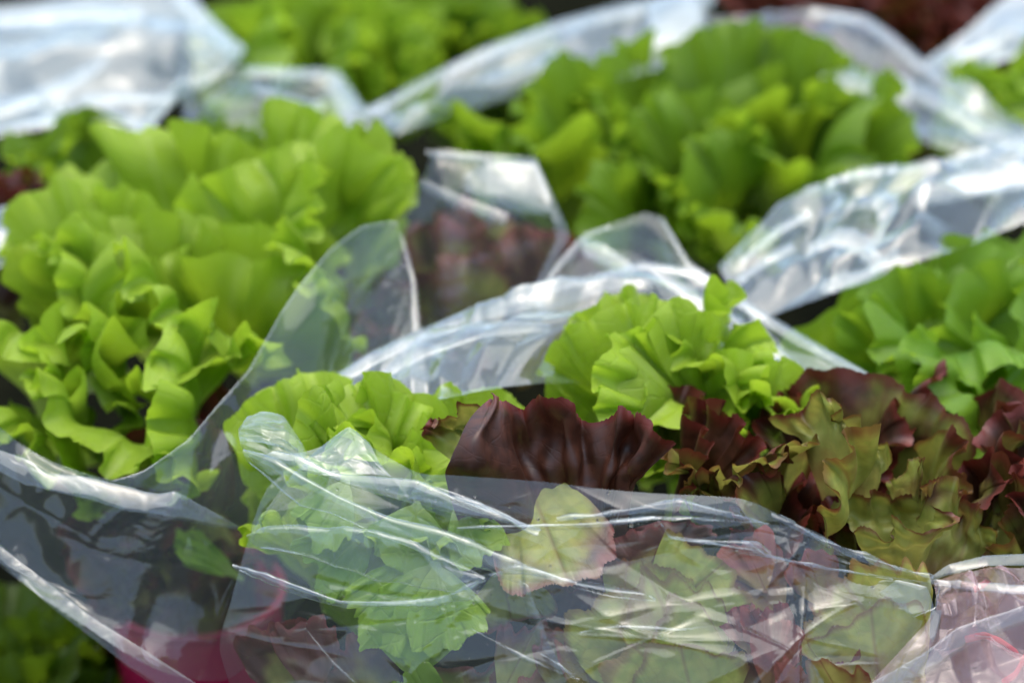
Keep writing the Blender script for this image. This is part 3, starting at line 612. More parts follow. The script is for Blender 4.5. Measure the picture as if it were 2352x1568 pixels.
camp = np.array([0, 0, CAM_H]); q_ = G1.reshape(-1, 3)-camp; d_ = q_[:, 1]*math.cos(PITCH)-q_[:, 2]*math.sin(PITCH)
PXs = 1176+q_[:, 0]/d_/FX; PYs = 784-(q_[:, 1]*math.sin(PITCH)+q_[:, 2]*math.cos(PITCH))/d_/FX
# gathered left corner
sheet(b1, [[(566, 962, .992), (600, 944, .995), (650, 954, .995), (690, 1012, .985)], [(548, 985, .982), (600, 975, .978), (655, 985, .977), (700, 1030, .975)], [(550, 1012, .974), (600, 1016, .968), (650, 1030, .966), (705, 1060, .966)]], 3, 70, 110, amp=.2, f=(18, 50), n=8, color=C(.36, 1.6), name='gather', ridges=10, rh=.0005)
sheet(b1, [[(552, 1002, .975), (610, 1016, .968), (680, 1040, .965), (740, 1024, .968), (800, 980, .972), (850, 1018, .966)], [(552, 1022, .972), (610, 1050, .963), (690, 1062, .958), (760, 1055, .96), (815, 1030, .964), (870, 1060, .958)], [(575, 1050, .968), (620, 1090, .96), (700, 1088, .954), (780, 1092, .953), (850, 1088, .953), (900, 1095, .951)]], 4, 80, 160, amp=.2, f=(14, 45), n=8, color=C(.20, 1.8), name='gather', ridges=18, rh=.0006)
fold(b1, [(640, 1035, .96), (690, 1050, .956), (780, 1088, .95), (960, 1102, .940), (1045, 1140, .934), (1150, 1180, .93), (1245, 1216, .926)], [(600, 1055, .958), (700, 1078, .952), (790, 1112, .946), (900, 1142, .938), (1040, 1178, .93), (1150, 1198, .927), (1245, 1219, .926)], 5, .004, color=C(0.213, 2.6), crisp=True)
fold(b1, [(560, 1030, .965), (640, 1060, .955), (700, 1095, .948), (780, 1135, .942), (900, 1188, .935), (1030, 1224, .928), (1190, 1285, .92), (1300, 1330, .916)], [(575, 1060, .962), (640, 1115, .953), (690, 1160, .947), (760, 1180, .942), (860, 1222, .935), (1010, 1274, .926), (1140, 1316, .919), (1300, 1334, .916)], 6, .004, color=C(0.191, 2.4), crisp=True)
fold(b1, [(565, 1225, .95), (620, 1208, .945), (750, 1210, .94), (830, 1212, .935), (900, 1228, .93), (1000, 1268, .924), (1115, 1322, .918)], [(600, 1255, .948), (680, 1270, .942), (780, 1300, .936), (870, 1332, .93), (960, 1344, .925), (1040, 1352, .92), (1115, 1330, .918)], 7, .005, color=C(0.170, 2.2), crisp=True)
fold(b1, [(535, 1295, .945), (620, 1320, .938), (700, 1348, .932), (780, 1378, .927), (900, 1380, .922), (1000, 1372, .918), (1060, 1350, .915), (1112, 1322, .914)], [(550, 1308, .944), (620, 1338, .937), (700, 1372, .931), (790, 1394, .926), (900, 1392, .92), (1000, 1392, .916), (1080, 1375, .914), (1112, 1330, .914)], 8, .004, color=C(0.234, 2.8), crisp=True)
fold(b1, [(575, 1215, .955), (590, 1170, .958), (620, 1120, .962), (650, 1090, .965)], [(580, 1240, .954), (610, 1185, .957), (640, 1140, .96), (665, 1110, .963)], 9, .004, color=C(0.128, 2), crisp=True)
# ridges that cross the front film
fold(b1, [(1280, 1192, .926), (1380, 1180, .924), (1480, 1160, .923), (1562, 1145, .922), (1660, 1172, .924), (1765, 1201, .927)], [(1280, 1194, .926), (1400, 1192, .923), (1500, 1184, .921), (1590, 1186, .921), (1680, 1194, .923), (1765, 1204, .927)], 10, 0.0042, color=C(.028, 2.6), amp=.08, crisp=True)
fold(b1, [(1100, 1207, .93), (1200, 1206, .928), (1350, 1201, .924), (1450, 1190, .922), (1505, 1184, .921), (1520, 1205, .921), (1540, 1228, .921), (1640, 1240, .922), (1720, 1244, .923), (1760, 1270, .924), (1900, 1300, .929), (2120, 1334, .938)], [(1100, 1211, .93), (1200, 1216, .928), (1350, 1214, .923), (1450, 1204, .920), (1500, 1192, .920), (1512, 1212, .92), (1535, 1238, .92), (1640, 1256, .921), (1720, 1272, .922), (1760, 1282, .923), (1900, 1312, .928), (2120, 1342, .938)], 11, 0.0036, color=C(.028, 2.6), amp=.06, crisp=True)
fold(b1, [(1770, 1178, .944), (1850, 1213, .942), (1960, 1266, .942), (2060, 1300, .942), (2142, 1326, .943)], [(1770, 1186, .943), (1850, 1232, .94), (1960, 1290, .94), (2060, 1318, .941), (2142, 1334, .943)], 12, 0.0036, color=C(.028, 2.6), amp=.1, crisp=True)
fold(b1, [(960, 1100, .938), (1100, 1150, .93), (1180, 1190, .926), (1240, 1214, .924)], [(960, 1112, .937), (1090, 1172, .929), (1180, 1206, .925), (1240, 1220, .924)], 13, 0.0030, color=C(.028, 2.6), amp=.25, crisp=True)
fold(b1, [(1120, 1320, .918), (1190, 1295, .917), (1290, 1322, .914), (1330, 1336, .912)], [(1130, 1324, .917), (1200, 1330, .915), (1290, 1338, .912), (1330, 1340, .912)], 14, .003, color=C(0.128, 1.8), crisp=True)
fold(b1, [(1195, 1330, .917), (1215, 1345, .915), (1232, 1400, .912), (1262, 1480, .908), (1300, 1540, .904)], [(1190, 1335, .917), (1200, 1370, .914), (1215, 1420, .911), (1240, 1490, .907), (1270, 1560, .903)], 15, .003, color=C(0.064, 1.8), crisp=True)
for i, (a, b, w) in enumerate([((1310, 1345), (1505, 1378), 5), ((1080, 1440), (1330, 1560), 8), ((700, 1440), (830, 1580), 8)]):
    Y0, Y1 = .916-(a[1]-1400)*.00013, .916-(b[1]-1400)*.00013
    m_ = ((a[0]+b[0])/2, (a[1]+b[1])/2+6)
    fold(b1, [(a[0], a[1], Y0), (m_[0], m_[1], (Y0+Y1)/2-.002), (b[0], b[1], Y1)], [(a[0], a[1]+2, Y0), (m_[0], m_[1]+w, (Y0+Y1)/2-.003), (b[0], b[1]+2, Y1)], 40+i, .002, nc=10, color=C(0.085, 2), amp=.15, crisp=True)
CREASES = [[(1280, 1193), (1380, 1181), (1480, 1161), (1562, 1145), (1660, 1172), (1765, 1201)], [(1400, 1193), (1500, 1185), (1590, 1187), (1690, 1196), (1765, 1203)],
           [(1050, 1212), (1200, 1208), (1350, 1203), (1450, 1192), (1505, 1184)], [(1505, 1184), (1522, 1210), (1540, 1235), (1640, 1250), (1720, 1262), (1780, 1280), (1900, 1303), (2050, 1330)],
           [(1700, 1244), (1735, 1256), (1762, 1276)], [(1790, 1181), (1850, 1214), (1960, 1267), (2060, 1302), (2142, 1326)], [(1045, 1140), (1150, 1182), (1240, 1216)], [(1190, 1290), (1290, 1325), (1335, 1338), (1480, 1362), (1505, 1378)],
           [(1330, 1450), (1420, 1438), (1560, 1446), (1640, 1434)], [(2100, 1416), (2150, 1395), (2160, 1345)], [(1230, 1490), (1290, 1530), (1350, 1580)]]
for i, pts in enumerate(CREASES):
    P3 = []
    for (x, y) in pts:
        j = int(np.argmin((PXs-x)**2+(PYs-y)**2)); P3.append((x, y, float(G1.reshape(-1, 3)[j, 1])-.0065))
    wv_ = [.9+1.0*math.sin(2.3*q+i*1.3) for q in range(len(P3))]
    fold(b1, P3, [(x, y+max(.35, wv_[q]), Y-.0002) for q, (x, y, Y) in enumerate(P3)], 300+i, .0012, nu=140, nc=7, color=C(.16, 2.6), amp=.25, name='crease', crisp=True, k=.85)
# right gather of the front bag
for i, (T, B) in enumerate([
    ([(2140, 1326, .94), (2180, 1295, .942), (2262, 1272, .946), (2400, 1268, .95)], [(2145, 1330, .939), (2190, 1318, .938), (2270, 1300, .94), (2400, 1300, .945)]),
    ([(2130, 1330, .938), (2200, 1332, .935), (2300, 1340, .932), (2420, 1345, .93)], [(2130, 1340, .937), (2200, 1352, .932), (2300, 1362, .928), (2420, 1372, .926)]),
    ([(2060, 1330, .935), (2130, 1345, .932), (2150, 1400, .927), (2105, 1415, .926)], [(2020, 1360, .934), (2060, 1390, .93), (2090, 1410, .926), (2100, 1418, .926)]),
    ([(2350, 1390, .915), (2200, 1440, .912), (2120, 1500, .908), (1960, 1590, .905)], [(2360, 1430, .912), (2230, 1480, .909), (2140, 1540, .905), (1990, 1620, .902)]),
    ([(2140, 1400, .925), (2120, 1450, .92), (2080, 1500, .914), (2060, 1560, .91)], [(2165, 1400, .925), (2150, 1460, .918), (2120, 1520, .912), (2090, 1580, .908)]),
    ]):
    fold(b1, T, B, 60+i, .006, crisp=False, color=C(0.213, 2.0), amp=.3)
# drops of water on the front film
rng = random.Random(5)
dm = bpy.data.meshes.new('water_drop'); import bmesh
bm_ = bmesh.new(); bmesh.ops.create_uvsphere(bm_, u_segments=14, v_segments=9, radius=1.0); bm_.to_mesh(dm); bm_.free()
for p in dm.polygons: p.use_smooth = True
dm.materials.append(WATER)
camp = np.array([0, 0, CAM_H])
def proj(P):
    q = P-camp; d = q[1]*math.cos(PITCH)-q[2]*math.sin(PITCH); yc = (q[1]*math.sin(PITCH)+q[2]*math.cos(PITCH))/d
    return 1176+q[0]/d/FX, 784-yc/FX
flat = G1.reshape(-1, 3)
qd = flat-camp; dd = qd[:, 1]*math.cos(PITCH)-qd[:, 2]*math.sin(PITCH)
PX = 1176+qd[:, 0]/dd/FX; PY = 784-(qd[:, 1]*math.sin(PITCH)+qd[:, 2]*math.cos(PITCH))/dd/FX
drops = [(1400, 1131, 5), (1335, 1200, 4), (1450, 1206, 6), (1690, 1262, 5), (2003, 1347, 5), (1697, 1350, 4), (1420, 1194, 4), (1375, 1195, 6), (1236, 1191, 5), (1090, 1140, 4), (1090, 1385, 4),
         (1265, 1300, 4), (1320, 1190, 4), (890, 1120, 4), (775, 1125, 4), (770, 1030, 5), (1780, 1290, 4), (1905, 1256, 4), (2110, 1340, 4), (1850, 1390, 3), (1810, 1380, 3), (1745, 1410, 3), (1000, 1150, 4), (1170, 1165, 3)]
for i in range(46): drops.append((rng.uniform(700, 2050), rng.uniform(1200, 1540), rng.uniform(1.0, 2.2)))
for i in range(22): drops.append((rng.gauss(1870, 40), rng.gauss(1450, 40), rng.uniform(1.0, 2.0)))
for (x, y, r) in drops:
    j = int(np.argmin((PX-x)**2+(PY-y)**2)); p = flat[j]; n = unit(camp-p)
    o = link('water_drop', dm, None, b1); o.location = Vector(p+n*.0004)-b1.location
    rr = r*px(.93)*.75; o.scale = (rr*rng.uniform(.9, 1.3), rr*.55, rr); o.rotation_euler = (-.5, rng.uniform(-.6, .6), 0)
# pinkish bag in the right corner
b1b = thing('plastic_bag', 'pinkish crumpled plastic bag with red lines in the bottom right corner', 'bag', at(2300, 1650, .90), BG)
sheet(b1b, [[(2145, 1335, .945), (2200, 1318, .95), (2270, 1305, .955), (2420, 1300, .96)], [(2150, 1400, .925), (2220, 1390, .925), (2290, 1380, .93), (2430, 1380, .935)], [(2080, 1480, .915), (2180, 1480, .91), (2280, 1480, .91), (2430, 1480, .915)], [(1950, 1620, .905), (2120, 1620, .895), (2270, 1620, .89), (2440, 1620, .895)]], 70, 90, 110, amp=.5, f=(14, 60), n=12, color=C(.30, 1.2), mat=PINKFILM)
sheet(b1b, [[(2165, 1365, .96), (2420, 1340, .97)], [(2150, 1480, .935), (2430, 1480, .935)], [(2010, 1660, .92), (2440, 1660, .915)]], 71, 60, 80, amp=.6, n=9, color=C(.30, .8), mat=PINKFILM, name='film_back')
for i, pts in enumerate([[(2215, 1460, .917), (2260, 1450, .914), (2300, 1465, .913), (2335, 1490, .913), (2352, 1520, .911)], [(2235, 1345, .942), (2255, 1335, .942), (2275, 1318, .945)], [(2300, 1560, .903), (2330, 1540, .905), (2352, 1500, .911)]]):
    pts = [(x, y, Y+.03) for x, y, Y in pts]
    fold(b1b, pts, [(x+4, y+16, Y-.001) for x, y, Y in pts], 75+i, .0006, nc=8, name='red_line', mat=REDLINE, amp=.02)

# left bag
b2 = thing('plastic_bag', 'clear bag with a deep V opening round the big lime lettuce on the left', 'bag', at(250, 1500, 1.0), BG)
RIM2 = [(-40, 950, 1.020), (40, 1015, 1.020), (120, 1060, 1.015), (200, 1088, 1.010), (258, 1102, 1.005), (330, 1080, 1.010), (430, 1010, 1.030), (500, 930, 1.050), (570, 850, 1.070), (650, 710, 1.110), (700, 640, 1.130), (760, 572, 1.150), (830, 520, 1.170), (905, 508, 1.178)]
sheet(b2, [
    RIM2,
    [(-40, 1060, 1.012), (40, 1090, 1.012), (120, 1115, 1.007), (200, 1135, 1.002), (260, 1150, 1.002), (340, 1160, 1.002), (440, 1140, 1.012), (510, 1060, 1.032), (590, 960, 1.057), (680, 840, 1.092), (740, 770, 1.112), (800, 700, 1.142), (870, 640, 1.162), (940, 600, 1.168)],
    [(-40, 1180, 1.005), (40, 1200, 1.005), (120, 1215, 1.000), (200, 1230, 1.000), (270, 1240, 1.000), (350, 1240, 1.000), (440, 1230, 1.005), (520, 1180, 1.020), (600, 1100, 1.040), (690, 1000, 1.070), (760, 930, 1.090), (830, 860, 1.120), (900, 800, 1.140), (962, 740, 1.152)],
    [(-40, 1250, 1.000), (60, 1300, 0.995), (150, 1350, 0.995), (240, 1380, 0.990), (310, 1390, 0.990), (380, 1390, 0.995), (460, 1380, 1.000), (540, 1340, 1.010), (620, 1260, 1.030), (710, 1160, 1.055), (780, 1090, 1.075), (850, 1020, 1.095), (920, 960, 1.115), (985, 900, 1.125)],
    [(-20, 1285, 1.000), (100, 1375, 0.985), (200, 1440, 0.980), (290, 1500, 0.975), (370, 1540, 0.975), (440, 1560, 0.980), (520, 1560, 0.990), (600, 1500, 1.005), (680, 1400, 1.025), (760, 1300, 1.045), (820, 1220, 1.065), (880, 1150, 1.085), (940, 1090, 1.105), (1000, 1050, 1.11)],
    ], 101, 110, 220, amp=.16, f=(8, 40), n=7, k=.3, color=C(.12, 1.5), name='film_front', ridges=14)
fold(b2, RIM2, [(x+3, y+4, Y-.0005) for x, y, Y in RIM2], 108, .002, nu=200, color=C(.12, 2.2), amp=.02, name='rim', crisp=True)
fold(b2, [(-30, 1025, .985), (60, 1052, .985), (110, 1082, .98), (210, 1096, .978), (300, 1118, .975), (370, 1132, .972), (400, 1128, .972), (470, 1165, .973), (545, 1207, .975)], [(-30, 1068, .98), (60, 1117, .977), (110, 1126, .973), (210, 1150, .97), (300, 1176, .966), (340, 1180, .965), (400, 1192, .965), (470, 1202, .969), (545, 1212, .975)], 102, .006, color=C(.14, 2.2), amp=.12)
fold(b2, [(-20, 1238, .95), (80, 1310, .94), (190, 1400, .93), (330, 1490, .92), (520, 1610, .915)], [(-20, 1275, .945), (60, 1345, .935), (170, 1435, .925), (300, 1535, .915), (480, 1660, .91)], 103, .008, color=C(.09, 1.3), amp=.1)
fold(b2, [(905, 508, 1.165), (935, 560, 1.155), (955, 640, 1.14), (970, 760, 1.115)], [(915, 512, 1.165), (925, 570, 1.152), (942, 650, 1.138), (945, 765, 1.113)], 107, .005, color=C(.07, 1.6), amp=.06)
# upright bag in the middle
b4 = thing('plastic_bag', 'upright clear bag holding a dark red lettuce, bright folded top corner', 'bag', at(1050, 900, 1.14), BG)
sheet(b4, [
    [(830, 522, 1.190), (900, 515, 1.200), (960, 440, 1.230), (1000, 345, 1.265), (1080, 352, 1.265), (1150, 358, 1.265), (1230, 365, 1.260)],
    [(800, 600, 1.190), (880, 590, 1.200), (960, 530, 1.220), (1020, 460, 1.245), (1100, 450, 1.245), (1180, 450, 1.245), (1270, 455, 1.245)],
    [(760, 720, 1.195), (860, 700, 1.205), (960, 660, 1.220), (1040, 620, 1.230), (1120, 600, 1.235), (1200, 590, 1.235), (1305, 545, 1.250)],
    [(740, 880, 1.195), (840, 860, 1.200), (940, 830, 1.210), (1040, 780, 1.220), (1130, 740, 1.230), (1190, 710, 1.240), (1240, 690, 1.250)]], 111, 80, 110, amp=.15, f=(8, 40), color=C(.085, 1.3), name='film_front')
fold(b4, [(975, 345, 1.255), (1080, 352, 1.25), (1232, 362, 1.245)], [(990, 365, 1.252), (1080, 374, 1.247), (1236, 392, 1.243)], 112, .006, color=C(0.200, 2.40), amp=.05)
fold(b4, [(1068, 400, 1.24), (1120, 375, 1.24), (1232, 372, 1.238), (1262, 440, 1.225)], [(1068, 440, 1.232), (1120, 470, 1.225), (1200, 490, 1.22), (1265, 495, 1.215)], 113, .008, color=C(0.224, 2.40), amp=.2)
fold(b4, [(968, 410, 1.23), (1060, 450, 1.22), (1170, 490, 1.21)], [(960, 432, 1.228), (1050, 480, 1.215), (1160, 520, 1.205)], 114, .005, color=C(0.112, 1.76), amp=.1)
fold(b4, [(1232, 365, 1.25), (1275, 460, 1.225), (1308, 545, 1.195), (1218, 690, 1.14)], [(1222, 370, 1.25), (1255, 470, 1.222), (1278, 550, 1.192), (1208, 690, 1.138)], 115, .004, color=C(0.064, 1.76), amp=.05)
# middle bag behind the lime lettuce
b3 = thing('plastic_bag', 'pale shining bag laid open behind the lime lettuce in the middle', 'bag', at(1300, 900, 1.1), BG)
sheet(b3, [
    [(740, 882, 1.085), (850, 812, 1.10), (960, 765, 1.115), (1100, 700, 1.135), (1210, 670, 1.145), (1350, 640, 1.155), (1480, 606, 1.165), (1600, 625, 1.16), (1700, 688, 1.145), (1850, 780, 1.12), (2060, 892, 1.085)],
    [(780, 905, 1.07), (880, 850, 1.085), (980, 805, 1.095), (1110, 745, 1.11), (1225, 715, 1.12), (1360, 690, 1.135), (1480, 670, 1.14), (1600, 690, 1.14), (1700, 745, 1.13), (1850, 825, 1.105), (2070, 908, 1.08)],
    [(820, 925, 1.055), (920, 880, 1.065), (1010, 845, 1.075), (1130, 800, 1.085), (1250, 770, 1.095), (1370, 760, 1.11), (1480, 760, 1.12), (1600, 780, 1.115), (1710, 810, 1.11), (1860, 870, 1.09), (2080, 930, 1.075)],
    [(850, 960, 1.04), (950, 930, 1.045), (1040, 910, 1.05), (1150, 890, 1.06), (1250, 880, 1.07), (1370, 880, 1.08), (1480, 880, 1.085), (1600, 890, 1.085), (1710, 900, 1.085), (1860, 920, 1.075), (2080, 960, 1.07)]], 121, 90, 200, amp=.32, f=(8, 40), n=9, color=C(0.276, 2.21), name='film_back')
fold(b3, [(735, 885, 1.08), (850, 808, 1.098), (960, 760, 1.113), (1100, 696, 1.133), (1215, 664, 1.143)], [(760, 900, 1.075), (870, 835, 1.09), (980, 785, 1.105), (1120, 735, 1.12), (1255, 705, 1.13)], 122, .008, color=C(0.220, 2.04), amp=.15)
fold(b3, [(1000, 760, 1.11), (1090, 745, 1.11), (1180, 740, 1.11), (1265, 745, 1.105)], [(860, 890, 1.065), (980, 830, 1.08), (1100, 780, 1.09), (1260, 762, 1.10)], 123, .008, color=C(0.200, 1.64), amp=.3)
fold(b3, [(1215, 668, 1.14), (1350, 632, 1.152), (1480, 600, 1.163), (1600, 618, 1.16), (1710, 690, 1.142), (1860, 780, 1.117), (2070, 900, 1.08)], [(1220, 690, 1.135), (1350, 652, 1.146), (1480, 622, 1.157), (1590, 640, 1.154), (1690, 705, 1.137), (1840, 800, 1.11), (2060, 906, 1.077)], 124, .005, color=C(0.150, 1.76), amp=.08)
fold(b3, [(1500, 618, 1.155), (1600, 680, 1.142), (1700, 760, 1.12), (1800, 840, 1.10)], [(1490, 630, 1.153), (1580, 700, 1.137), (1680, 785, 1.115), (1770, 860, 1.095)], 125, .006, color=C(0.150, 1.64), amp=.1)
fold(b3, [(1640, 690, 1.14), (1760, 770, 1.12), (1860, 850, 1.10), (1950, 900, 1.085)], [(1630, 705, 1.137), (1740, 790, 1.115), (1830, 870, 1.095), (1930, 915, 1.08)], 126, .005, color=C(0.120, 1.50), amp=.1)
# peaked corner
b5 = thing('plastic_bag', 'peaked corner of a clear bag rising in front of the big back lettuce', 'bag', at(1480, 720, 1.17), BG)
sheet(b5, [[(1215, 690, 1.165), (1280, 605, 1.185), (1340, 540, 1.205), (1410, 512, 1.215), (1480, 488, 1.22), (1525, 505, 1.215), (1580, 598, 1.19), (1640, 645, 1.18), (1710, 690, 1.165)],
           [(1230, 690, 1.16), (1290, 640, 1.172), (1350, 590, 1.185), (1415, 575, 1.19), (1480, 565, 1.192), (1530, 580, 1.188), (1580, 630, 1.177), (1640, 670, 1.168), (1710, 710, 1.155)],
           [(1240, 720, 1.145), (1300, 700, 1.15), (1360, 680, 1.155), (1415, 665, 1.16), (1480, 655, 1.16), (1530, 660, 1.16), (1580, 680, 1.155), (1640, 710, 1.148), (1710, 750, 1.14)]], 131, 50, 110, amp=.15, f=(10, 40), color=C(.05, 1.6), name='film_front')
fold(b5, [(1215, 688, 1.162), (1280, 600, 1.183), (1340, 536, 1.203), (1400, 515, 1.21)], [(1228, 690, 1.16), (1292, 612, 1.18), (1350, 548, 1.2), (1405, 525, 1.208)], 132, .003, color=C(.10, 2.2), amp=.05)
fold(b5, [(1340, 548, 1.197), (1390, 560, 1.19), (1440, 595, 1.18), (1460, 612, 1.175)], [(1338, 590, 1.187), (1370, 605, 1.182), (1410, 620, 1.176), (1455, 618, 1.173)], 133, .006, color=C(.24, 2.8), amp=.1)  # hazy strip added to paint in a bright reflection on the peak
fold(b5, [(1522, 498, 1.215), (1560, 560, 1.197), (1585, 600, 1.187), (1650, 645, 1.177)], [(1515, 505, 1.214), (1550, 568, 1.195), (1575, 612, 1.184), (1640, 660, 1.173)], 134, .003, color=C(.10, 2.2), amp=.05)
# crinkled bright bag on the right
b6 = thing('plastic_bag', 'bright crinkled white shining bag stretching to the right edge', 'bag', at(2050, 650, 1.24), BG)
sheet(b6, [[(1650, 612, 1.215), (1740, 520, 1.25), (1850, 432, 1.285), (1990, 390, 1.30), (2180, 365, 1.31), (2400, 310, 1.33)],
           [(1670, 650, 1.20), (1760, 570, 1.225), (1870, 500, 1.25), (2000, 460, 1.265), (2190, 420, 1.28), (2400, 370, 1.30)],
           [(1700, 690, 1.185), (1790, 630, 1.20), (1900, 570, 1.22), (2020, 530, 1.235), (2200, 480, 1.25), (2400, 440, 1.265)],
           [(1730, 740, 1.17), (1810, 710, 1.175), (1920, 670, 1.185), (2060, 620, 1.20), (2230, 560, 1.215), (2400, 500, 1.23)]], 141, 120, 180, amp=.36, f=(6, 24), n=9, color=C(.24, 2.8), name='film_front')
for i, (T, B) in enumerate([([(1848, 432, 1.28), (1990, 388, 1.295), (2180, 362, 1.305), (2400, 306, 1.325)], [(1850, 445, 1.277), (1990, 408, 1.29), (2180, 385, 1.30), (2400, 335, 1.32)]),
        ([(1950, 470, 1.255), (2050, 440, 1.265), (2060, 480, 1.25), (2000, 600, 1.215)], [(1930, 490, 1.25), (2000, 480, 1.252), (2020, 520, 1.24), (1960, 620, 1.21)]),
        ([(1860, 560, 1.22), (1920, 520, 1.23), (1990, 540, 1.225), (2040, 600, 1.21)], [(1850, 600, 1.21), (1910, 570, 1.217), (1970, 590, 1.212), (2010, 640, 1.2)]),
        ([(2100, 420, 1.265), (2220, 400, 1.27), (2400, 360, 1.28)], [(2100, 480, 1.25), (2220, 460, 1.255), (2400, 430, 1.262)]),
        ([(1700, 590, 1.21), (1780, 520, 1.23), (1860, 480, 1.24)], [(1705, 610, 1.205), (1785, 545, 1.222), (1865, 500, 1.235)]),
        ([(1690, 640, 1.195), (1760, 590, 1.21), (1820, 560, 1.22)], [(1700, 655, 1.19), (1765, 610, 1.205), (1825, 580, 1.213)]),
        ([(1890, 640, 1.195), (1960, 620, 1.2), (2060, 560, 1.215)], [(1880, 680, 1.183), (1960, 655, 1.19), (2070, 600, 1.203)])]):
    fold(b6, T, B, 142+i, .008, color=C(0.333, 2.40), amp=.4)
# back bag round the big back lettuce
b7 = thing('plastic_bag', 'clear bag behind the big green back lettuce with a long white ridge', 'bag', at(1500, 200, 1.52), BG)
sheet(b7, [[(830, 258, 1.44), (960, 190, 1.47), (1100, 118, 1.50), (1300, 50, 1.54), (1450, 15, 1.56), (1600, -25, 1.58)],
           [(870, 285, 1.425), (990, 230, 1.45), (1120, 170, 1.475), (1310, 110, 1.505), (1460, 85, 1.52), (1610, 40, 1.54)],
           [(910, 310, 1.41), (1020, 275, 1.425), (1150, 235, 1.445), (1320, 190, 1.465), (1470, 170, 1.475), (1610, 130, 1.495)]], 151, 60, 130, amp=.22, f=(4, 16), color=C(0.422, 2.6), name='film_back')
fold(b7, [(825, 258, 1.435), (960, 188, 1.465), (1100, 114, 1.495), (1300, 44, 1.535), (1600, -32, 1.575)], [(850, 272, 1.43), (980, 205, 1.457), (1110, 142, 1.485), (1305, 75, 1.52), (1600, 10, 1.555)], 152, .012, color=C(0.384, 2.40), amp=.1)
fold(b7, [(1480, 20, 1.545), (1560, -30, 1.57), (1625, -40, 1.575), (1640, 0, 1.555)], [(1500, 120, 1.50), (1560, 135, 1.495), (1600, 120, 1.50), (1625, 60, 1.53)], 153, .02, color=C(0.640, 2.72), amp=.2)
sheet(b7, [[(1610, 40, 1.535), (1740, 35, 1.54), (1870, 18, 1.55), (1985, 38, 1.545), (2060, 90, 1.52), (2150, 165, 1.485), (2260, 235, 1.455), (2400, 310, 1.42)],
           [(1620, 80, 1.515), (1740, 80, 1.515), (1860, 75, 1.52), (1950, 95, 1.51), (2010, 150, 1.485), (2090, 220, 1.455), (2210, 290, 1.425), (2400, 370, 1.39)],
           [(1640, 130, 1.495), (1750, 140, 1.49), (1850, 150, 1.485), (1920, 170, 1.475), (1970, 220, 1.455), (2050, 290, 1.42), (2180, 350, 1.395), (2400, 420, 1.365)]], 154, 60, 130, amp=.22, f=(4, 16), color=C(0.192, 2.2), name='film_back')
fold(b7, [(1860, 18, 1.54), (1985, 34, 1.535), (2060, 86, 1.51), (2150, 160, 1.475), (2270, 240, 1.44)], [(1860, 36, 1.533), (1970, 55, 1.527), (2040, 105, 1.503), (2130, 185, 1.465), (2250, 265, 1.43)], 155, .008, color=C(0.205, 2.08), amp=.1)
fold(b7, [(1890, 170, 1.465), (1960, 150, 1.475), (2030, 190, 1.457), (2090, 200, 1.453)], [(1870, 210, 1.45), (1960, 215, 1.447), (2020, 230, 1.44), (2090, 240, 1.437)], 156, .012, color=C(0.410, 2.40), amp=.3)
fold(b7, [(2060, 170, 1.465), (2160, 220, 1.445), (2280, 280, 1.415), (2400, 310, 1.40)], [(2070, 215, 1.447), (2170, 280, 1.417), (2280, 330, 1.395), (2400, 370, 1.375)], 157, .012, color=C(0.307, 2.40), amp=.3)
# far bags
b8 = thing('plastic_bag', 'pale shining film filling the top left corner, far out of focus', 'bag', at(200, 280, 1.45), BG)
sheet(b8, [[(-60, 20, 1.56), (120, 0, 1.58), (300, -20, 1.59), (430, -20, 1.59), (500, 60, 1.555), (562, 112, 1.53)],
           [(-60, 110, 1.515), (120, 90, 1.525), (290, 90, 1.525), (400, 95, 1.522), (460, 120, 1.51), (540, 150, 1.495)],
           [(-60, 200, 1.47), (110, 180, 1.48), (260, 180, 1.48), (370, 175, 1.482), (420, 180, 1.48), (480, 190, 1.475)],
           [(-60, 310, 1.42), (100, 285, 1.432), (230, 290, 1.43), (330, 300, 1.425), (380, 260, 1.44), (430, 220, 1.46)]], 161, 100, 130, amp=.3, f=(4, 16), n=9, color=C(.62, 2.6), name='film_top')
for i, (T, B) in enumerate([([(-60, 260, 1.43), (80, 210, 1.455), (180, 160, 1.48), (240, 130, 1.495)], [(-60, 290, 1.42), (90, 245, 1.44), (200, 190, 1.465), (250, 140, 1.49)]),
        ([(-60, 300, 1.415), (120, 260, 1.432), (260, 255, 1.435), (360, 290, 1.42)], [(-60, 325, 1.405), (120, 295, 1.417), (260, 290, 1.42), (370, 320, 1.407)]),
        ([(-60, 40, 1.54), (150, 15, 1.555), (330, 15, 1.555)], [(-60, 70, 1.525), (150, 50, 1.535), (330, 45, 1.54)]),
        ([(190, 220, 1.45), (290, 215, 1.452), (400, 215, 1.452)], [(190, 245, 1.44), (290, 240, 1.442), (400, 235, 1.445)]),
        ([(430, -20, 1.58), (500, 55, 1.55), (565, 115, 1.52)], [(390, 0, 1.57), (450, 70, 1.54), (520, 140, 1.505)])]):
    fold(b8, T, B, 162+i, .012, color=C(0.461, 2.40), amp=.25)
b9 = thing('plastic_bag', 'creased clear film between the top left film and the long white ridge', 'bag', at(650, 340, 1.42), BG)
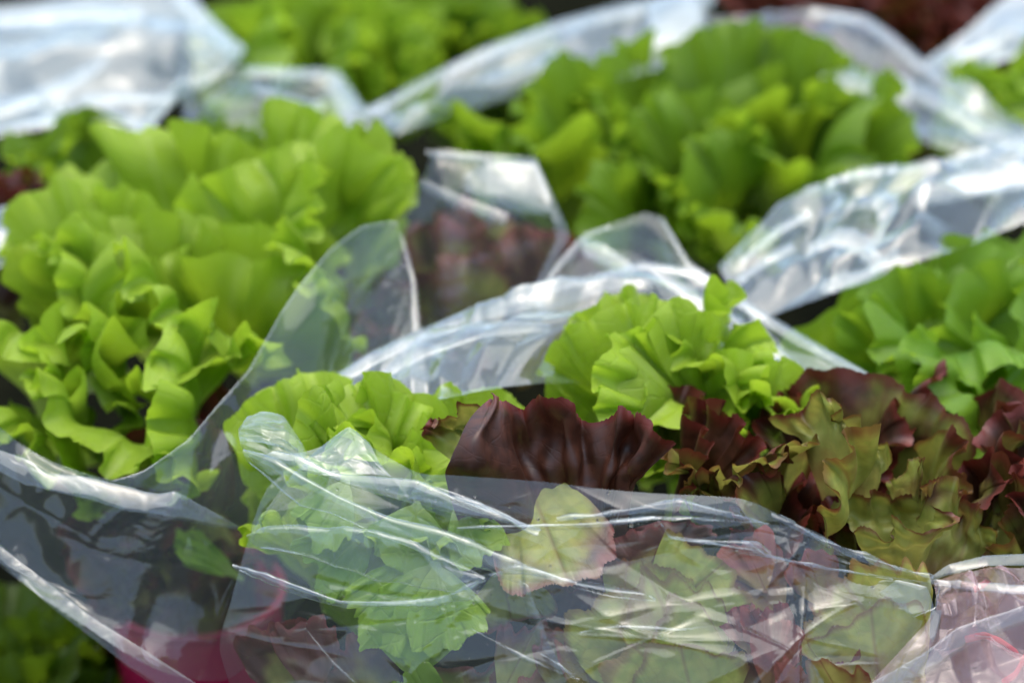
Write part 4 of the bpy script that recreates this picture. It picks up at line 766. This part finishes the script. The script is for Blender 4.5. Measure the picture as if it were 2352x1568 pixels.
sheet(b9, [[(410, 180, 1.485), (500, 160, 1.49), (590, 153, 1.495), (680, 158, 1.493), (775, 168, 1.488), (830, 235, 1.455)],
           [(420, 230, 1.455), (500, 225, 1.457), (600, 225, 1.457), (700, 235, 1.452), (780, 250, 1.447), (840, 280, 1.435)],
           [(420, 320, 1.41), (520, 330, 1.405), (620, 340, 1.40), (720, 330, 1.405), (800, 310, 1.413), (860, 300, 1.418)]], 171, 50, 90, amp=.3, f=(6, 30), color=C(.07, 1.8), name='film')
fold(b9, [(560, 155, 1.485), (680, 158, 1.484), (780, 165, 1.48), (840, 255, 1.44)], [(570, 175, 1.475), (680, 178, 1.475), (755, 190, 1.47), (800, 290, 1.425)], 172, .010, color=C(0.384, 2.40), amp=.15)
fold(b9, [(570, 190, 1.467), (650, 215, 1.455), (720, 235, 1.447), (740, 225, 1.45)], [(590, 215, 1.455), (650, 240, 1.445), (710, 272, 1.43), (745, 255, 1.437)], 173, .010, color=C(0.358, 2.40), amp=.15)
fold(b9, [(770, 175, 1.475), (830, 240, 1.447), (850, 290, 1.425)], [(740, 215, 1.457), (790, 290, 1.425), (830, 305, 1.418)], 174, .010, color=C(0.256, 2.08), amp=.2)
b10 = thing('plastic_bag', 'blown out white film in the top right corner', 'bag', at(2330, 150, 1.55), BG)
sheet(b10, [[(2120, 145, 1.535), (2220, 70, 1.57), (2300, 0, 1.60), (2400, -60, 1.63)], [(2150, 165, 1.525), (2240, 110, 1.545), (2320, 60, 1.57), (2420, 20, 1.59)], [(2190, 180, 1.515), (2270, 150, 1.525), (2340, 130, 1.535), (2420, 110, 1.545)]], 181, 50, 80, amp=.35, f=(6, 30), color=C(0.900, 3.4), name='film')
b11 = thing('plastic_bag', 'small white patch of film at the left edge beside the big lime lettuce', 'bag', at(30, 600, 1.24), BG)
sheet(b11, [[(-60, 500, 1.275), (10, 480, 1.28), (68, 438, 1.295)], [(-60, 560, 1.25), (20, 545, 1.255), (110, 500, 1.27)], [(-60, 640, 1.215), (20, 605, 1.23), (140, 545, 1.25)]], 191, 40, 50, amp=.4, f=(8, 40), color=C(0.800, 3), name='film')
print('tris', sum(len(o.data.polygons)*2 for o in bpy.data.objects if o.type == 'MESH'))
